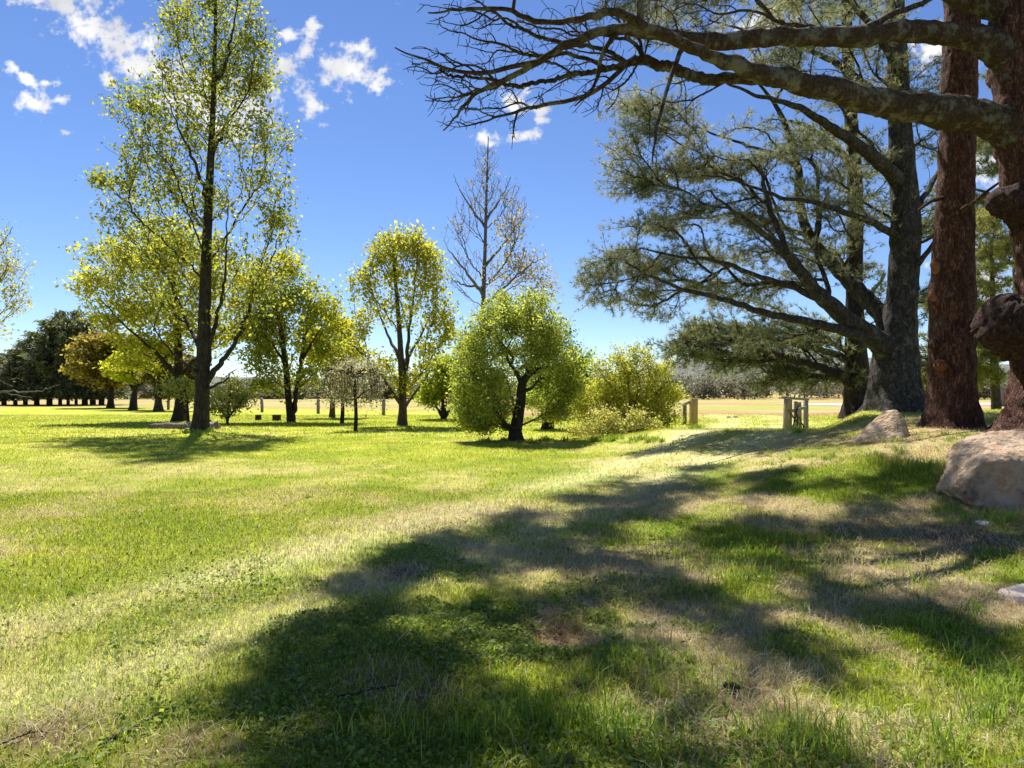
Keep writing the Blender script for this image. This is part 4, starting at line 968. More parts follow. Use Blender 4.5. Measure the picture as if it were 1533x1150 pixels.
# grey pine with fanning limbs
pine('grey_pine', 'grey-barked pine with big limbs fanning up and left, behind the small boulder', 18.5,
    [(1338, 616, 41), (1338, 590, 38), (1340, 550, 36), (1342, 510, 32), (1347, 470, 26), (1352, 420, 23.5), (1356, 340, 23), (1352, 260, 19), (1347, 180, 16.5), (1344, 90, 14.5), (1340, 0, 13), (1335, -130, 10), (1330, -300, 6)],
    [[(1328, 525, 22), (1300, 500, 17, -.4), (1270, 480, 15, -.8), (1242, 455, 13.5, -1.1), (1212, 425, 11, -1.3), (1182, 388, 8, -1.5), (1150, 355, 5.5, -1.6), (1117, 330, 4, -1.7), (1085, 305, 2.6, -1.7), (1059, 285, 1.5, -1.7)],
     [(1338, 500, 19), (1318, 470, 15.5, .4), (1295, 445, 14, .7), (1270, 420, 12.5, .9), (1245, 395, 10.5, 1.1), (1211, 352, 8.5, 1.2), (1198, 303, 7, 1.3), (1193, 245, 6, 1.3), (1176, 188, 4.5, 1.3), (1156, 150, 3, 1.4), (1120, 110, 1.5, 1.4)],
     [(1350, 280, 15), (1330, 255, 11.5, -.4), (1305, 235, 10, -.7), (1273, 209, 9, -1), (1240, 188, 7.5, -1.3), (1206, 166, 6, -1.6), (1170, 152, 4.5, -1.8), (1130, 142, 3, -2), (1080, 120, 1.5, -2.2)],
     [(1300, 505, 10, -.4), (1264, 496, 8.5, -1), (1204, 481, 7, -1.8), (1140, 467, 5.6, -2.4), (1087, 449, 4.6, -2.8), (1027, 434, 3.4, -3.2), (975, 414, 2.4, -3.4), (935, 392, 1.3, -3.5)],
     [(1352, 360, 8), (1310, 335, 6, -.8), (1270, 320, 5, -1.3), (1220, 303, 4, -1.8), (1157, 292, 3, -2.3), (1100, 270, 2, -2.6), (1050, 262, 1.2, -2.8)],
     [(1180, 385, 6, -1.5), (1160, 330, 5, -1.2), (1145, 285, 4, -1), (1140, 262, 3, -.9), (1120, 240, 1.6, -.8)],
     [(1242, 455, 7, -1.1), (1190, 432, 5.5, -1.2), (1140, 415, 4.4, -1.3), (1080, 392, 3.4, -1.3), (1020, 385, 2.4, -1.2), (960, 372, 1.3, -1)],
     [(1211, 352, 5, 1.2), (1170, 340, 4, 1.6), (1120, 320, 3, 2), (1060, 325, 2, 2.3), (1000, 330, 1.2, 2.5)],
     [(1347, 180, 9), (1310, 140, 7, .8), (1260, 100, 5.5, 1.3), (1200, 70, 4, 1.6), (1130, 50, 2.4, 1.8), (1060, 30, 1.4, 2)],
     [(1345, 110, 8), (1320, 60, 6, -.8), (1270, 0, 5, -1.3), (1200, -50, 4, -1.6), (1110, -90, 3, -1.8), (1000, -110, 1.8, -2)],
     [(1338, -60, 8), (1240, -150, 6, .5), (1100, -230, 5, 1), (940, -290, 3.4, 1.2), (800, -330, 1.6, 1.4)],
     [(1356, 330, 7), (1380, 300, 5, .6), (1402, 262, 4, 1), (1420, 230, 2, 1.4)], [(1352, 420, 7), (1375, 395, 5, -.4), (1400, 360, 4, -.7)],
     [(1242, 452, 5, -1.1), (1236, 420, 4, -.4), (1222, 380, 3.4, 0), (1228, 330, 2.6, .2), (1240, 280, 1.6, .3)], [(1193, 250, 4, 1.3), (1160, 230, 3.2, 1.6), (1110, 215, 2.4, 2), (1040, 190, 1.4, 2.3)]],
    [(945, 160, 30, 22, 9), (960, 205, 45, 26, 12), (1010, 170, 50, 30, 15), (940, 255, 34, 24, 11), (965, 285, 42, 20, 10), (1010, 250, 45, 22, 12), (1075, 250, 60, 13, 20), (1120, 240, 40, 14, 11), (975, 335, 40, 20, 11), (1030, 320, 50, 22, 13), (925, 385, 32, 16, 9),
     (895, 412, 24, 16, 8), (955, 405, 45, 20, 13), (905, 445, 26, 12, 6), (1010, 385, 50, 22, 12), (960, 440, 40, 16, 8), (1060, 210, 50, 30, 12), (1120, 180, 60, 35, 14), (1060, 120, 55, 35, 13), (1130, 90, 60, 40, 14), (1190, 110, 50, 40, 10), (1200, 210, 50, 40, 8),
     (1090, 380, 55, 22, 11), (1040, 430, 55, 20, 11), (1130, 340, 55, 26, 11), (1100, 440, 55, 22, 10), (1170, 420, 45, 24, 9), (1180, 300, 50, 30, 8), (1240, 260, 40, 34, 6), (1250, 340, 36, 34, 6), (1270, 150, 50, 40, 8), (1310, 70, 60, 40, 9), (1230, 40, 60, 36, 10), (1150, 30, 60, 30, 11),
     (1050, 50, 50, 30, 10), (1385, 440, 26, 16, 6), (1365, 475, 20, 14, 4), (1400, 330, 22, 40, 5), (1398, 220, 18, 40, 5), (985, 465, 22, 10, 4), (1390, 120, 20, 40, 5), (1140, 505, 60, 16, 7), (1230, 400, 40, 24, 5), (1000, 40, 40, 30, 8), (1310, 230, 30, 40, 7), (1300, 330, 24, 30, 6), (1395, 170, 20, 60, 8), (1250, 300, 60, 40, 9), (1100, 300, 60, 30, 9), (1150, 380, 50, 20, 8), (1160, 240, 50, 30, 8), (1320, 120, 50, 40, 8)],
    extra=mid_shade_clumps, bark=BARK_GREY, zmin=4, bf=.24, r0=.0075, jit=.03, tuft=(3, 11, .18, .0125), npt=13, tk=.92, lk=.86)
# darker pine behind with low sweeping boughs
pine('dark_pine', 'dark pine behind the grey one with low boughs drooping over the gateway', 21.5,
    [(1284, 622, 21), (1284, 600, 18.5), (1283, 565, 17.5), (1281, 520, 15), (1279, 460, 12), (1279, 400, 11.5), (1281, 330, 11), (1278, 240, 10), (1272, 140, 9), (1268, 40, 7.5), (1264, -80, 6), (1262, -250, 3)],
    [[(1278, 580, 9), (1262, 564, 7.5, -.4), (1240, 555, 6.5, -.7), (1215, 546, 5.4, -1), (1176, 534, 4.2, -1.3), (1126, 523, 3, -1.6), (1063, 514, 1.6, -1.8)],
     [(1279, 545, 7), (1250, 530, 5.5, .7), (1210, 520, 4.4, 1), (1160, 510, 3.2, 1.2), (1100, 500, 2, 1.4), (1050, 496, 1.2, 1.5)],
     [(1280, 560, 6), (1255, 556, 4.6, 1.3), (1225, 552, 3.4, 1.8), (1185, 552, 2, 2)],
     [(1281, 420, 6), (1250, 390, 4.6, 1), (1215, 375, 3.4, 1.4), (1170, 372, 1.8, 1.6)], [(1279, 250, 6), (1245, 215, 4.4, 1), (1210, 190, 3, 1.4), (1170, 180, 1.6, 1.6)], [(1284, 470, 5), (1305, 440, 3.6, .6), (1325, 410, 2, 1)]],
    [(1010, 520, 26, 10, 7), (1060, 490, 50, 14, 12), (1110, 545, 40, 9, 9), (1250, 560, 24, 12, 8), (1180, 490, 50, 20, 14), (1300, 470, 30, 40, 8), (1300, 250, 40, 60, 10), (1035, 512, 40, 16, 13), (1075, 505, 45, 18, 15), (1100, 525, 50, 14, 14), (1130, 498, 50, 16, 13), (1150, 530, 40, 12, 11), (1175, 548, 34, 14, 14), (1190, 565, 24, 10, 8), (1200, 515, 45, 18, 14), (1150, 572, 18, 8, 4), (1240, 530, 30, 20, 8), (1235, 500, 36, 20, 8), (1160, 470, 50, 20, 8),
     (1215, 575, 20, 8, 4), (1035, 535, 30, 10, 6), (1230, 380, 40, 30, 9), (1220, 200, 45, 30, 9), (1275, 20, 60, 40, 12), (1265, -120, 60, 80, 22), (1310, 400, 20, 40, 5), (1070, 535, 30, 9, 6)],
    bark=BARK_DARK, limb_bark=BARK_DARK, zmin=2.4, bf=.26, r0=.0105, tuft=(3, 13, .2, .015), npt=8, cols=[(.05, .07, .03), (.09, .115, .05), (.15, .17, .065), (.21, .20, .08)])
# pines and scrub seen between the trunks on the right
pine('young_pine', 'bright yellow-green young pine seen between the two red trunks', 27,
    [(1492, 612, 7), (1490, 580, 6), (1488, 520, 5), (1486, 440, 3.6), (1484, 360, 2)], [[(1489, 560, 3), (1460, 545, 2.2), (1430, 540, 1.2)], [(1488, 520, 3), (1462, 500, 2), (1440, 490, 1.1)], [(1488, 500, 3), (1510, 480, 2), (1540, 470, 1.1)], [(1486, 440, 2.6), (1460, 420, 1.8), (1440, 414, 1)]],
    [(1470, 540, 40, 24, 22), (1480, 500, 40, 22, 20), (1450, 470, 30, 22, 12), (1510, 470, 30, 22, 12), (1470, 420, 36, 22, 14), (1500, 380, 40, 22, 14), (1470, 350, 36, 22, 10), (1470, 565, 36, 12, 10), (1500, 310, 30, 22, 8)],
    bark=BARK_BROWN, zmin=1., bf=.3, r0=.008, tuft=(3, 16, .26, .024), npt=9, cols=[(.12, .13, .05), (.20, .21, .06), (.28, .26, .08)], group=None)
pine('young_pine', 'farther olive pine whose upper boughs show above the bright young pine', 34,
    [(1530, 610, 9), (1528, 560, 8), (1524, 440, 6.4), (1520, 300, 4.4), (1516, 160, 2.6), (1512, 60, 1.2)], [[(1522, 400, 3), (1490, 380, 2.2), (1455, 372, 1.2)], [(1521, 320, 3), (1480, 290, 2.2), (1440, 280, 1.2)], [(1518, 240, 3), (1490, 215, 2), (1456, 206, 1.1)]],
    [(1470, 380, 40, 20, 14), (1480, 310, 45, 22, 16), (1480, 240, 40, 24, 14), (1500, 180, 34, 24, 10), (1440, 330, 24, 16, 6), (1510, 110, 24, 24, 6), (1415, 300, 20, 16, 5), (1395, 340, 20, 18, 6), (1470, 205, 30, 16, 8)],
    bark=BARK_BROWN, zmin=3., bf=.3, r0=.01, tuft=(3, 15, .3, .028), npt=9, cols=[(.06, .08, .035), (.11, .13, .05), (.18, .18, .07)], group=None)
pine('young_pine', 'olive pine scrub showing low between the grey pine and the red trunk', 36,
    [(1392, 612, 6), (1392, 570, 5), (1394, 480, 3.6), (1396, 400, 2)], [[(1393, 540, 2.6), (1370, 530, 1.4)], [(1393, 500, 2.4), (1412, 490, 1.2)]],
    [(1392, 560, 36, 26, 22), (1392, 510, 30, 24, 14), (1394, 450, 24, 24, 10), (1420, 560, 24, 24, 8)],
    bark=BARK_BROWN, zmin=.8, bf=.3, r0=.01, tuft=(3, 15, .3, .03), npt=9, cols=[(.07, .09, .035), (.14, .15, .05), (.22, .21, .08)], group=None)
# =================================================================== ROCKS, TIMBER, SMALL THINGS
def boulder(name, label, c, size, mat, pts, cat='boulder', group=None, seed=0, sub=3, rz=0., rough=.05, sink=.12):
    """convex-hull stone from corner points (unit box), bevelled by subdivision and roughened"""
    import bmesh
    bm = bmesh.new()
    for p in pts: bm.verts.new(p)
    bmesh.ops.convex_hull(bm, input=bm.verts[:])
    for v in [v for v in bm.verts if not v.link_faces]: bm.verts.remove(v)
    bmesh.ops.triangulate(bm, faces=bm.faces[:])
    bmesh.ops.subdivide_edges(bm, edges=bm.edges[:], cuts=5, use_grid_fill=True)
    bmesh.ops.triangulate(bm, faces=bm.faces[:])
    bmesh.ops.subdivide_edges(bm, edges=bm.edges[:], cuts=2, use_grid_fill=True)
    for _ in range(2): bmesh.ops.smooth_vert(bm, verts=bm.verts[:], factor=.3, use_axis_x=True, use_axis_y=True, use_axis_z=True)
    bmesh.ops.triangulate(bm, faces=bm.faces[:])
    V = np.array([v.co[:] for v in bm.verts]); Nn = np.array([v.normal[:] for v in bm.verts])
    Fx = np.array([[v.index for v in f.verts] for f in bm.faces if True]) if bm.verts.index_update() is None else None
    bm.free()
    V = V*np.array(size)
    s = float(np.mean(size))
    n = (vnoise3(V*2.2/s+seed*7.1)-.5)*1.2+(vnoise3(V*6/s+seed)-.5)*.6+(np.abs(vnoise3(V*13/s+seed*3)-.5)-.25)*.7+(vnoise3(V*30/s+seed)-.5)*.35
    V = V+Nn*(n*rough*s)[:, None]
    ca, sa = math.cos(rz), math.sin(rz)
    V = np.stack([V[:, 0]*ca-V[:, 1]*sa, V[:, 0]*sa+V[:, 1]*ca, V[:, 2]], -1)
    b = np.array([c[0], c[1], float(terrain(c[0], c[1]))-sink])
    o = mk(name, V, [Fx], mat, None, smooth=True)
    o.location = b
    return tag(o, label, cat, group)
g = ground_at(1490, 768)
boulder('boulder', 'large grey-tan sandstone boulder with flat top at the right picture edge', (g[0]+.62, g[1]+.62), (1.05, 1.0, .8), ROCK,
        [(-.72, -.55, .05), (-.82, -.42, .30), (-.62, -.50, .68), (-.70, .3, .1), (-.52, .35, .70), (-.15, .5, .93), (.25, .55, 1.04), (.2, -.5, .78), (.8, -.5, .84), (1.0, .1, 1.1), (1.0, .5, 1.0), (1.1, -.3, .1), (.9, .6, 0), (-.4, .5, 0), (-.5, -.62, -.05), (.3, -.66, -.05), (.9, -.6, -.05)], rough=.075, seed=2)
g = ground_at(1325, 660)
boulder('boulder', 'smaller sunlit tan wedge boulder in front of the grey pine', (g[0]+.14, g[1]+.35), (.66, .6, .66), noise_mat('tan_sandstone', [(.33, (.24, .16, .10)), (.45, (.46, .33, .21)), (.57, (.58, .43, .29)), (.65, (.50, .31, .16)), (.76, (.66, .54, .40))], 3.2, 12, .9, 1., .05),
        [(-.98, -.1, .0), (-.9, .25, .0), (-.2, .4, .5), (.28, .42, .96), (.5, .15, 1.02), (.6, -.15, .62), (.7, .15, .72), (.74, -.3, -.05), (.68, .5, 0), (-.1, -.66, .0), (.3, -.68, .14), (.55, -.6, -.05), (-.5, .5, 0)], rough=.055, seed=5)
ST = [(290, 640, .42, .40, 'mossy dark stone against the left foot of the tall dark trunk'), (318, 642, .34, .42, 'rounded stone against the right foot of the tall dark trunk'), (311, 634, .3, .3, 'small stone behind the tall dark trunk'),
      (281, 644, .2, .18, 'low stone between the fallen log and the tall trunk')]
for i, (px, py, w, h, lab) in enumerate(ST):
    g = ground_at(px, py)
    boulder('stone', lab, (g[0], g[1]), (w, w, h), ROCK_GREY, [(-1, -.7, 0), (-.9, .7, 0), (-.7, -.5, .8), (-.5, .6, .9), (.2, -.6, 1.1), (.5, .5, 1.), (1, -.4, .5), (1, .6, .4), (.8, -.8, 0), (.9, .8, 0), (0, -1, .2)], 'stone', 'stones round the tall tree', seed=i+9, rz=i*1.3)
for i, (px, py, lab) in enumerate([(1091, 626, 'small dark clod on the grass track in the gateway, left one'), (1101, 625.5, 'small dark clod on the grass track in the gateway, right one')]):
    g = ground_at(px, py)
    boulder('clod', lab, (g[0], g[1]), (.16, .14, .1), ROCK_GREY, [(-1, -.7, 0), (-.9, .7, 0), (-.6, -.5, .8), (-.5, .6, .9), (.3, -.6, 1.1), (.5, .5, .8), (1, -.4, .3), (.9, .8, 0), (.8, -.8, 0)], 'clod', seed=i+20, sink=.02)
g = ground_at(1512, 895)
boulder('flat_stone', 'flat pale stone lying in the grass at the right picture edge', (g[0]+.12, g[1]), (.26, .2, .07), noise_mat('pale_stone', [(.3, (.38, .28, .24)), (.5, (.58, .48, .42)), (.75, (.72, .64, .58))], 9),
        [(-1, -.4, 0), (-.8, .6, 0), (-.7, -.3, .7), (-.4, .6, .8), (.5, -.6, .8), (.9, .5, .9), (1, -.5, 0), (1, .8, 0), (0, -1, .2)], 'stone', seed=31, sink=.01, rz=.4)
g = ground_at(1472, 784)
boulder('flat_stone', 'small bluish white stone lying just in front of the large boulder', (g[0], g[1]), (.12, .09, .045), noise_mat('white_stone', [(.3, (.42, .42, .46)), (.6, (.62, .62, .66)), (.75, (.72, .71, .72))], 9),
        [(-1, -.4, 0), (-.8, .6, 0), (-.7, -.3, .7), (-.4, .6, .8), (.5, -.6, .8), (.9, .5, .9), (1, -.5, 0), (1, .8, 0), (0, -1, .2)], 'stone', seed=33, sink=.01, rz=-.5)
# fallen pale log left of the tall tree
a, bb = ground_at(226, 642), ground_at(279, 643); a[2] += .10; bb[2] += .13
mb = MB(); p = a+(bb-a)*np.linspace(0, 1, 24)[:, None]; p[:, 2] += RNG.normal(0, .012, 24)
tube(mb, p, np.interp(np.linspace(0, 1, 24), [0, .5, 1], [.13, .16, .15]), 16, .25, 6, 1.); tube(mb, p[::-1][:2], np.array([.05, .05]), 8)
tag(mb.build('fallen_log', BARK_PALE, smooth=True), 'pale fallen log on the lawn left of the tall dark trunk', 'log')
# log stools
def stool(px, py, D, w, h, label):
    b = P(px, HY, D); b[2] = float(terrain(b[0], D))-.02
    r = empty('log_stool', b, label, 'log stool', 'sawn log stools by the two-stemmed tree')
    k = 18; a = np.linspace(0, 2*math.pi, k, endpoint=False); rr = w*.5*(1+.06*np.sin(a*3+px))
    V = np.concatenate([np.stack([np.cos(a)*rr*s_, np.sin(a)*rr*s_, np.full(k, z)], -1) for s_, z in [(1.08, 0), (1., .1), (.98, h*.5), (1., h)]])+b
    f = np.concatenate([np.stack([i*k+np.arange(k), i*k+(np.arange(k)+1) % k, (i+1)*k+(np.arange(k)+1) % k, (i+1)*k+np.arange(k)], -1) for i in range(3)])
    mk('bark', V, [f], BARK_DARK, r, smooth=True)
    V2 = np.vstack([np.stack([np.cos(a)*rr, np.sin(a)*rr, np.full(k, h)], -1), np.stack([np.cos(a)*rr*.96, np.sin(a)*rr*.96, np.full(k, h+.012)], -1), [[0, 0, h+.014]]])+b
    f4 = np.stack([np.arange(k), (np.arange(k)+1) % k, k+(np.arange(k)+1) % k, k+np.arange(k)], -1); f3 = np.stack([k+np.arange(k), k+(np.arange(k)+1) % k, np.full(k, 2*k)], -1)
    mk('sawn_top', V2, [f4, f3], BARK_BROWN, r)
stool(387, 629, 39, .36, .33, 'narrow dark log stool, left of the pair on the lawn')
stool(414, 630, 38, .48, .36, 'wider dark log stool nearest the two-stemmed tree')

def boxmb(mb, c, sx, sy, sz, rz=0., tilt=(0, 0), bev=.015, wob=0.):
    """upright bevelled timber; c is the bottom centre"""
    x, y, b = sx/2, sy/2, min(bev, sx*.3, sy*.3)
    ring = np.array([(-x+b, -y), (x-b, -y), (x, -y+b), (x, y-b), (x-b, y), (-x+b, y), (-x, y-b), (-x, -y+b)])
    zs = [0, sz*.33, sz*.66, sz-b, sz]; sc = [1, 1, 1, 1, 1-b*1.4/max(sx, sy)]
    V = []
    for z, s_ in zip(zs, sc):
        q = ring*s_+(RNG.normal(0, wob, 2) if wob else 0)
        V.append(np.column_stack([q+np.array(tilt)*z, np.full(8, z)]))
    V = np.concatenate(V); ca, sa = math.cos(rz), math.sin(rz)
    V = np.column_stack([V[:, 0]*ca-V[:, 1]*sa, V[:, 0]*sa+V[:, 1]*ca, V[:, 2]])+np.array(c)
    k = np.arange(8); f = np.concatenate([np.stack([i*8+k, i*8+(k+1) % 8, (i+1)*8+(k+1) % 8, (i+1)*8+k], -1) for i in range(4)])
    n = len(V); V = np.vstack([V, V[-8:].mean(0), V[:8].mean(0)])
    mb.add(V, f, np.stack([32+k, 32+(k+1) % 8, np.full(8, n)], -1), np.stack([(k+1) % 8, k, np.full(8, n+1)], -1))
def beammb(mb, a, b, w, h, bev=.01):
    a, b = np.array(a, float), np.array(b, float); t = b-a; Lg = np.linalg.norm(t); t /= Lg
    s_ = np.cross(t, [0, 0, 1.]); s_ = s_/np.linalg.norm(s_) if np.linalg.norm(s_) > 1e-3 else np.array([1., 0, 0]); u = np.cross(s_, t)
    x, y = w/2, h/2; ring = [(-x+bev, -y), (x-bev, -y), (x, -y+bev), (x, y-bev), (x-bev, y), (-x+bev, y), (-x, y-bev), (-x, -y+bev)]
    V = np.concatenate([[o+s_*p+u*q for p, q in ring] for o in (a, a+t*Lg*.5+RNG.normal(0, .004, 3), b)])
    k = np.arange(8); f = np.concatenate([np.stack([i*8+k, i*8+(k+1) % 8, (i+1)*8+(k+1) % 8, (i+1)*8+k], -1) for i in range(2)])
    n = len(V); V = np.vstack([V, a, b]); mb.add(V, f, np.stack([(k+1) % 8, k, np.full(8, n)], -1), np.stack([16+k, 16+(k+1) % 8, np.full(8, n+1)], -1))

# gate post on the left of the gateway, with a short rail and a pale post
D = 30.5; b = P(1038, HY, D); b[2] = float(terrain(b[0], D))
r = empty('gate_post', b-[0, 0, .03], 'square yellowish timber gate post with a short rail, left side of gateway', 'gate post')
mb = MB(); boxmb(mb, b-[0, 0, .1], .31, .28, CH+(HY-596)/F*D-b[2]+.1, .2, (.01, 0), .02); mb.build('post', POSTWOOD, r)
c = P(1025, HY, D+1.2); c[2] = float(terrain(c[0], c[1])); zt = CH+(HY-603)/F*(D+1.2)
mb = MB(); boxmb(mb, c-[0, 0, .1], .16, .14, zt-c[2]+.1, .3, (0, 0), .02); mb.build('post', BARK_PALE, r)
mb = MB(); z = CH+(HY-602)/F*D; beammb(mb, [c[0]-.15, c[1]-.12, zt-.1], [b[0]-.14, b[1]-.02, z], .07, .13); mb.build('rail', GREYWOOD, r)
# weathered timber fence end on the right of the gateway
D = 24.5; a = P(1177, HY, D); a[2] = float(terrain(a[0], D)); E = 27.; e_ = P(1207, HY, E); e_[2] = float(terrain(e_[0], E))
r = empty('timber_fence', a-[0, 0, .03], 'weathered grey timber fence end with leaning sticks, right side of gateway', 'fence')
za = CH+(HY-596)/F*D; ze = CH+(HY-599)/F*E
for (px, D2, w, top) in [(1176.5, 24.5, .20, 596), (1182.5, 24.75, .14, 598), (1207, 27., .17, 599), (1191, 25.6, .13, 601), (1197, 26.2, .15, 602)]:
    q = P(px, HY, D2); q[2] = float(terrain(q[0], D2)); zt = CH+(HY-top)/F*D2
    mb = MB(); boxmb(mb, q-[0, 0, .12], w, w*.8, zt-q[2]+.12, RNG.normal(0, .2), (RNG.normal(0, .02), 0), .018, .006); mb.build('post', GREYWOOD, r)
mb = MB(); beammb(mb, [a[0]-.12, a[1], za+.02], [e_[0]+.05, e_[1], ze+.02], .12, .09); mb.build('rail', GREYWOOD, r)
for (p1, p2) in [((1183, 616, 24.6), (1206, 610, 26.8))]:
    mb = MB(); beammb(mb, P(*p1), P(*p2), .06, .11); mb.build('rail', GREYWOOD, r)
for (p1, p2) in [((1186, 640, 24.2), (1196, 605, 25.4)), ((1203, 640, 25), (1190, 612, 25.2)), ((1194, 641, 24.5), (1193, 612, 25.3)), ((1180, 614, 24.4), (1200, 638, 24.6))]:
    A_, B_ = P(*p1), P(*p2)
    q = A_+(B_-A_)*np.linspace(0, 1, 9)[:, None]+RNG.normal(0, .02, (9, 3)); q[0] = A_
    gz = terrain(q[:, 0], q[:, 1])+.01; q[:, 2] = np.maximum(q[:, 2], gz)
    mb = MB(); tube(mb, q, np.linspace(.035, .018, 9), 6); mb.build('stick', BARK_BROWN, r, smooth=True)
# post-and-wire fence across the middle distance
FP = [(-38.5, 67.4), (-32.6, 63.3), (-26.6, 59.2), (-20.6, 55.), (-14.9, 51.3), (-9.05, 47.), (-3.3, 43.2), (2.4, 39.3), (8., 35.4)]
r = empty('wire_fence', (FP[0][0], FP[0][1], float(terrain(*FP[0]))), 'old post and wire fence crossing behind the lawn trees', 'fence')
tops = []
for i, (x, y) in enumerate(FP):
    z = float(terrain(x, y)); h = 1.15+RNG.normal(0, .05); rr = .115+RNG.random()*.02
    mb = MB(); q = np.array([(x, y, z-.15), (x, y, z+h*.5), (x+RNG.normal(0, .03), y, z+h-.02), (x, y, z+h)]); tube(mb, q, np.array([rr, rr, rr*.97, rr*.8]), 10, .1, 8, .3)
    mb.build('post', GREYWOOD, r, smooth=True); tops.append((x, y, z))
for hz in (.35, .7, 1.02):
    mb = MB(); q = []
    for (x1, y1, z1), (x2, y2, z2) in zip(tops[:-1], tops[1:]):
        for t in np.linspace(0, 1, 6, endpoint=False): q.append((x1+(x2-x1)*t, y1+(y2-y1)*t-.12, z1+(z2-z1)*t+hz-.05*math.sin(t*math.pi)))
    q.append((tops[-1][0], tops[-1][1]-.12, tops[-1][2]+hz))
    tube(mb, np.array(q), np.full(len(q), .007), 3); mb.build('wire', WIRE, r)
# distant post on the gravel at the right
b = P(1498, HY, 66); b[2] = float(terrain(b[0], b[1]))
mb = MB(); boxmb(mb, b-[0, 0, .1], .5, .4, CH+(HY-577)/F*66-b[2], 0, (0, 0), .03)
tag(mb.build('timber_post', GREYWOOD), 'short grey post far off between the two red trunks', 'post')

# fallen sticks
def stick(label, pp, r0, mat, lift=.012, side=None, name='fallen_stick'):
    w = np.array([ground_at(*q) for q in pp]); q, _ = catmull(w, np.ones(len(w)), 8)
    q = q+RNG.normal(0, .003, q.shape); q[:, 2] = terrain(q[:, 0], q[:, 1])+lift+r0*.6
    mb = MB(); tube(mb, q, np.linspace(r0, r0*.45, len(q))*(1+RNG.normal(0, .08, len(q))), 8)
    for (i, ang, Ls) in side or []:
        i = int(i*(len(q)-1)); d = q[min(i+1, len(q)-1)]-q[i]; d /= np.linalg.norm(d); d = np.array([d[0]*math.cos(ang)-d[1]*math.sin(ang), d[0]*math.sin(ang)+d[1]*math.cos(ang), .15])
        t = q[i]+d*np.linspace(0, Ls, 6)[:, None]+RNG.normal(0, .003, (6, 3)); tube(mb, t, np.linspace(r0*.55, r0*.2, 6), 6)
    tag(mb.build(name, mat, smooth=True), label, 'stick', 'fallen sticks in the grass')
stick('dark crooked stick lying in the shade, lower middle of the lawn', [(498, 1052), (530, 1047), (545, 1040), (572, 1036), (596, 1033)], .0085, BARK_DARK, .014, [(.45, .6, .09), (.7, -.7, .06)])
stick('thin dark twig in sunlit dead grass at the lower left corner', [(2, 1122), (25, 1112), (50, 1104), (74, 1106)], .0055, BARK_DARK, .015, [(.5, .6, .05)])
stick('brown rotten branch piece in the sunlit lower left grass', [(150, 1116), (180, 1104), (205, 1092), (232, 1074), (252, 1066)], .012, BARK_BROWN, .006, [(.6, -.8, .07), (.3, .7, .06)])
stick('short brown twig in the shaded grass below the hollow', [(1020, 968), (1040, 962), (1062, 966)], .005, BARK_BROWN, .02)
# pine cone in the grass
g = ground_at(1096, 1040); g[2] += .035
mb = MB(); ax = np.array([.8, -.35, .15]); ax /= np.linalg.norm(ax); u = np.cross(ax, [0, 0, 1]); u /= np.linalg.norm(u); v = np.cross(ax, u)
q = g+ax*np.linspace(-.05, .045, 7)[:, None]; tube(mb, q, np.array([.012, .022, .026, .025, .02, .012, .004]), 10)
for i in range(110):
    t = i/110; a = i*2.39996; rad = .036*math.sin(min(1, .18+t*.95)*math.pi)**.6*(1 if t < .7 else .9); o = g+ax*(-.055+.105*t)
    d = u*math.cos(a)+v*math.sin(a); w = -u*math.sin(a)+v*math.cos(a); tip = o+d*rad+ax*.013; base_ = o+d*rad*.3
    s_ = .0085*(1-.4*t)
    mb.add(np.array([base_-w*s_*.5, base_+w*s_*.5, tip+w*s_-ax*.002, tip-w*s_-ax*.002, tip+d*.003-ax*.006]), [[0, 1, 2, 3]], [[3, 2, 4]])
tag(mb.build('pine_cone', CONE), 'closed brown pine cone lying in the grass, lower right', 'pine cone')

# =================================================================== SKY, SUN, CAMERA
w = bpy.data.worlds.new('World'); SC.world = w; w.use_nodes = True
nt = w.node_tree; nt.nodes.clear()
def WN(t, **kw):
    n = nt.nodes.new('ShaderNode'+t)
    for k, v_ in kw.items(): setattr(n, k, v_)
    return n
WL = nt.links.new
sky = WN('TexSky', sky_type='NISHITA'); sky.sun_disc = False; sky.sun_elevation = SUN_EL; sky.sun_rotation = SUN_AZ
sky.altitude = 300; sky.air_density = .85; sky.dust_density = .0; sky.ozone_density = 4.5
tc = WN('TexCoord'); sp = WN('SeparateXYZ'); WL(tc.outputs['Generated'], sp.inputs[0])
mx = WN('Math', operation='MAXIMUM'); WL(sp.outputs['Y'], mx.inputs[0]); mx.inputs[1].default_value = .05
du = WN('Math', operation='DIVIDE'); dv = WN('Math', operation='DIVIDE')
WL(sp.outputs['X'], du.inputs[0]); WL(mx.outputs[0], du.inputs[1]); WL(sp.outputs['Z'], dv.inputs[0]); WL(mx.outputs[0], dv.inputs[1])
uv = WN('CombineXYZ'); WL(du.outputs[0], uv.inputs[0]); WL(dv.outputs[0], uv.inputs[1])
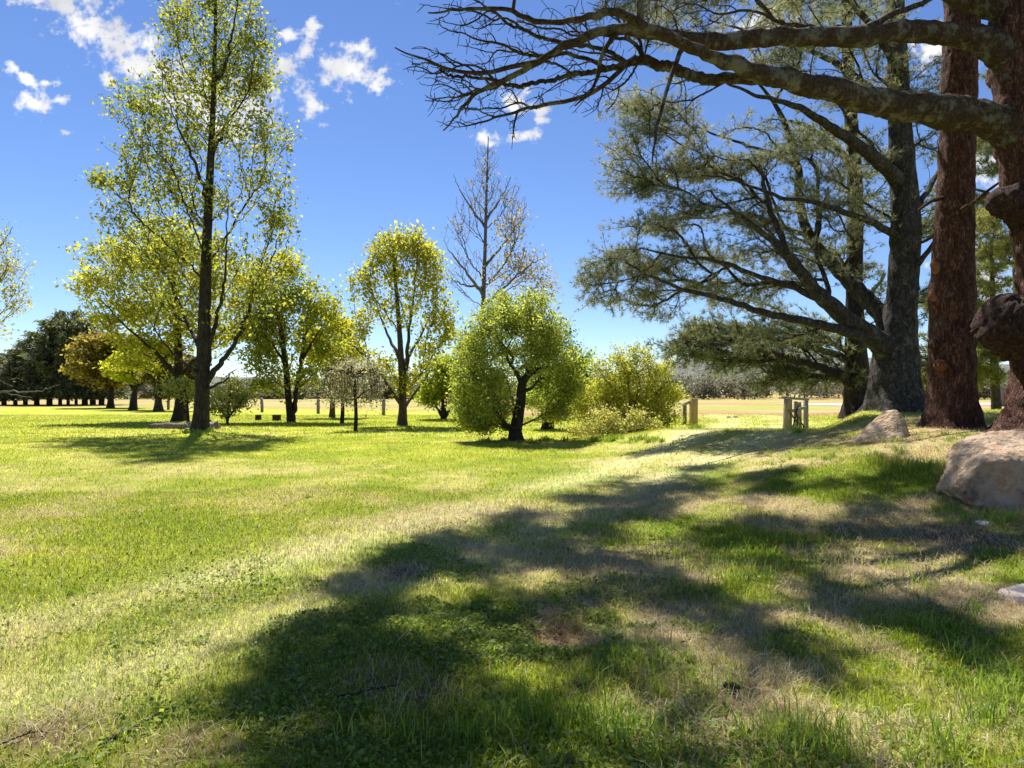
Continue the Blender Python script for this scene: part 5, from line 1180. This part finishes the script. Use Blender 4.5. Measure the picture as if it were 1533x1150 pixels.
CL = [(85, 0, 70, 26, -18), (130, 32, 60, 34, -32), (170, 62, 62, 34, -35), (205, 95, 46, 30, -40), (225, 70, 26, 24, 0), (255, 120, 50, 40, -30), (310, 150, 80, 45, -10), (370, 165, 50, 40, 10), (350, 190, 60, 24, 0), (165, 118, 18, 10, -20),
      (46, 153, 30, 18, -12), (72, 124, 16, 6, 0), (36, 116, 26, 9, -30), (20, 100, 14, 6, -30), (92, 150, 14, 7, 0), (436, 55, 16, 11, -15), (470, 42, 13, 13, 0), (430, 98, 28, 24, -30), (497, 66, 7, 6, 0), (452, 78, 20, 14, 20),
      (512, 105, 36, 30, -10), (542, 108, 34, 26, -20), (540, 76, 20, 16, 0), (582, 125, 16, 9, 0), (462, 155, 16, 24, 32), (482, 186, 13, 6, 0), (774, 156, 20, 28, 0), (784, 204, 22, 10, 10), (728, 210, 16, 14, 0), (815, 165, 22, 8, 20), (810, 180, 12, 6, 0),
      (916, 458, 12, 4, 0), (100, 200, 10, 5, 0), (690, -60, 90, 40, 10), (1150, 40, 60, 24, 0), (1420, 70, 60, 30, 0), (1500, 250, 50, 60, 0), (1460, 420, 60, 40, 0), (1080, 555, 60, 18, 0), (985, 548, 40, 12, 0)]
last = None
for (cx, cy, a_, b_, rot) in CL:
    mp = WN('Mapping', vector_type='TEXTURE')
    mp.inputs['Location'].default_value = ((cx-CX)/F, (HY-cy)/F, 0); mp.inputs['Rotation'].default_value = (0, 0, math.radians(rot)); mp.inputs['Scale'].default_value = (a_/F*1.42, b_/F*1.42, 1)
    WL(uv.outputs[0], mp.inputs[0]); ln = WN('VectorMath', operation='LENGTH'); WL(mp.outputs[0], ln.inputs[0])
    if last is None: last = ln.outputs['Value']
    else:
        mi = WN('Math', operation='SMOOTH_MIN'); mi.inputs[2].default_value = .12; WL(last, mi.inputs[0]); WL(ln.outputs['Value'], mi.inputs[1]); last = mi.outputs[0]
nz = WN('TexNoise'); nz.inputs['Scale'].default_value = 38; nz.inputs['Detail'].default_value = 9; nz.inputs['Roughness'].default_value = .62; WL(uv.outputs[0], nz.inputs['Vector'])
nz2 = WN('TexNoise'); nz2.inputs['Scale'].default_value = 9; nz2.inputs['Detail'].default_value = 6; WL(uv.outputs[0], nz2.inputs['Vector'])
sm = WN('Math', operation='MULTIPLY_ADD'); WL(nz.outputs['Fac'], sm.inputs[0]); sm.inputs[1].default_value = -3.6; sm.inputs[2].default_value = 2.58
ad = WN('Math', operation='SUBTRACT'); WL(sm.outputs[0], ad.inputs[0]); WL(last, ad.inputs[1])      # >0 inside
cm = WN('MapRange', interpolation_type='SMOOTHSTEP'); cm.inputs[1].default_value = -.1; cm.inputs[2].default_value = .75; WL(ad.outputs[0], cm.inputs[0])
up = WN('Math', operation='GREATER_THAN'); WL(sp.outputs['Y'], up.inputs[0]); up.inputs[1].default_value = .06
cmx = WN('Math', operation='MULTIPLY'); WL(cm.outputs[0], cmx.inputs[0]); WL(up.outputs[0], cmx.inputs[1])
hs = WN('HueSaturation'); hs.inputs['Saturation'].default_value = 1.08; hs.inputs['Hue'].default_value = .508; WL(sky.outputs[0], hs.inputs['Color'])
SKYS = .064
bg = WN('Background'); bg.inputs['Strength'].default_value = SKYS; WL(hs.outputs[0], bg.inputs['Color'])
cr = WN('ValToRGB'); e = cr.color_ramp.elements; e[0].position = .35; e[0].color = (.62, .63, .68, 1); e[1].position = .62; e[1].color = (1, .99, .97, 1); WL(nz2.outputs['Fac'], cr.inputs[0])
cb = WN('Background'); cb.inputs['Strength'].default_value = .46; WL(cr.outputs[0], cb.inputs['Color'])
ms = WN('MixShader'); WL(cmx.outputs[0], ms.inputs[0]); WL(bg.outputs[0], ms.inputs[1]); WL(cb.outputs[0], ms.inputs[2])
wo = WN('OutputWorld'); WL(ms.outputs[0], wo.inputs['Surface'])

sl = bpy.data.lights.new('sun', 'SUN'); sl.energy = 4.2; sl.angle = math.radians(.53); sl.color = (1, .96, .88)
so = bpy.data.objects.new('sun', sl); COL.objects.link(so)
so.rotation_euler = Vector(SUN).to_track_quat('Z', 'Y').to_euler(); so.location = (0, 0, 40)

cam = bpy.data.cameras.new('camera'); co = bpy.data.objects.new('camera', cam); COL.objects.link(co)
cam.sensor_width = 36; cam.lens = 36*F/1533; cam.shift_y = 13/1533; cam.clip_start = .05; cam.clip_end = 8000
co.location = (0, 0, CH); co.rotation_euler = (math.pi/2, 0, 0)
SC.camera = co
SC.view_settings.view_transform = 'Standard'; SC.view_settings.look = 'None'; SC.view_settings.exposure = 1.29; SC.view_settings.gamma = 1
SC.render.engine = 'CYCLES'
cy = SC.cycles
cy.max_bounces = 8; cy.diffuse_bounces = 3; cy.glossy_bounces = 2; cy.transmission_bounces = 4; cy.transparent_max_bounces = 4
cy.use_denoising = True; cy.caustics_reflective = False; cy.caustics_refractive = False
cy.use_adaptive_sampling = True; cy.adaptive_threshold = .01
SC.render.resolution_x = 1024; SC.render.resolution_y = 768
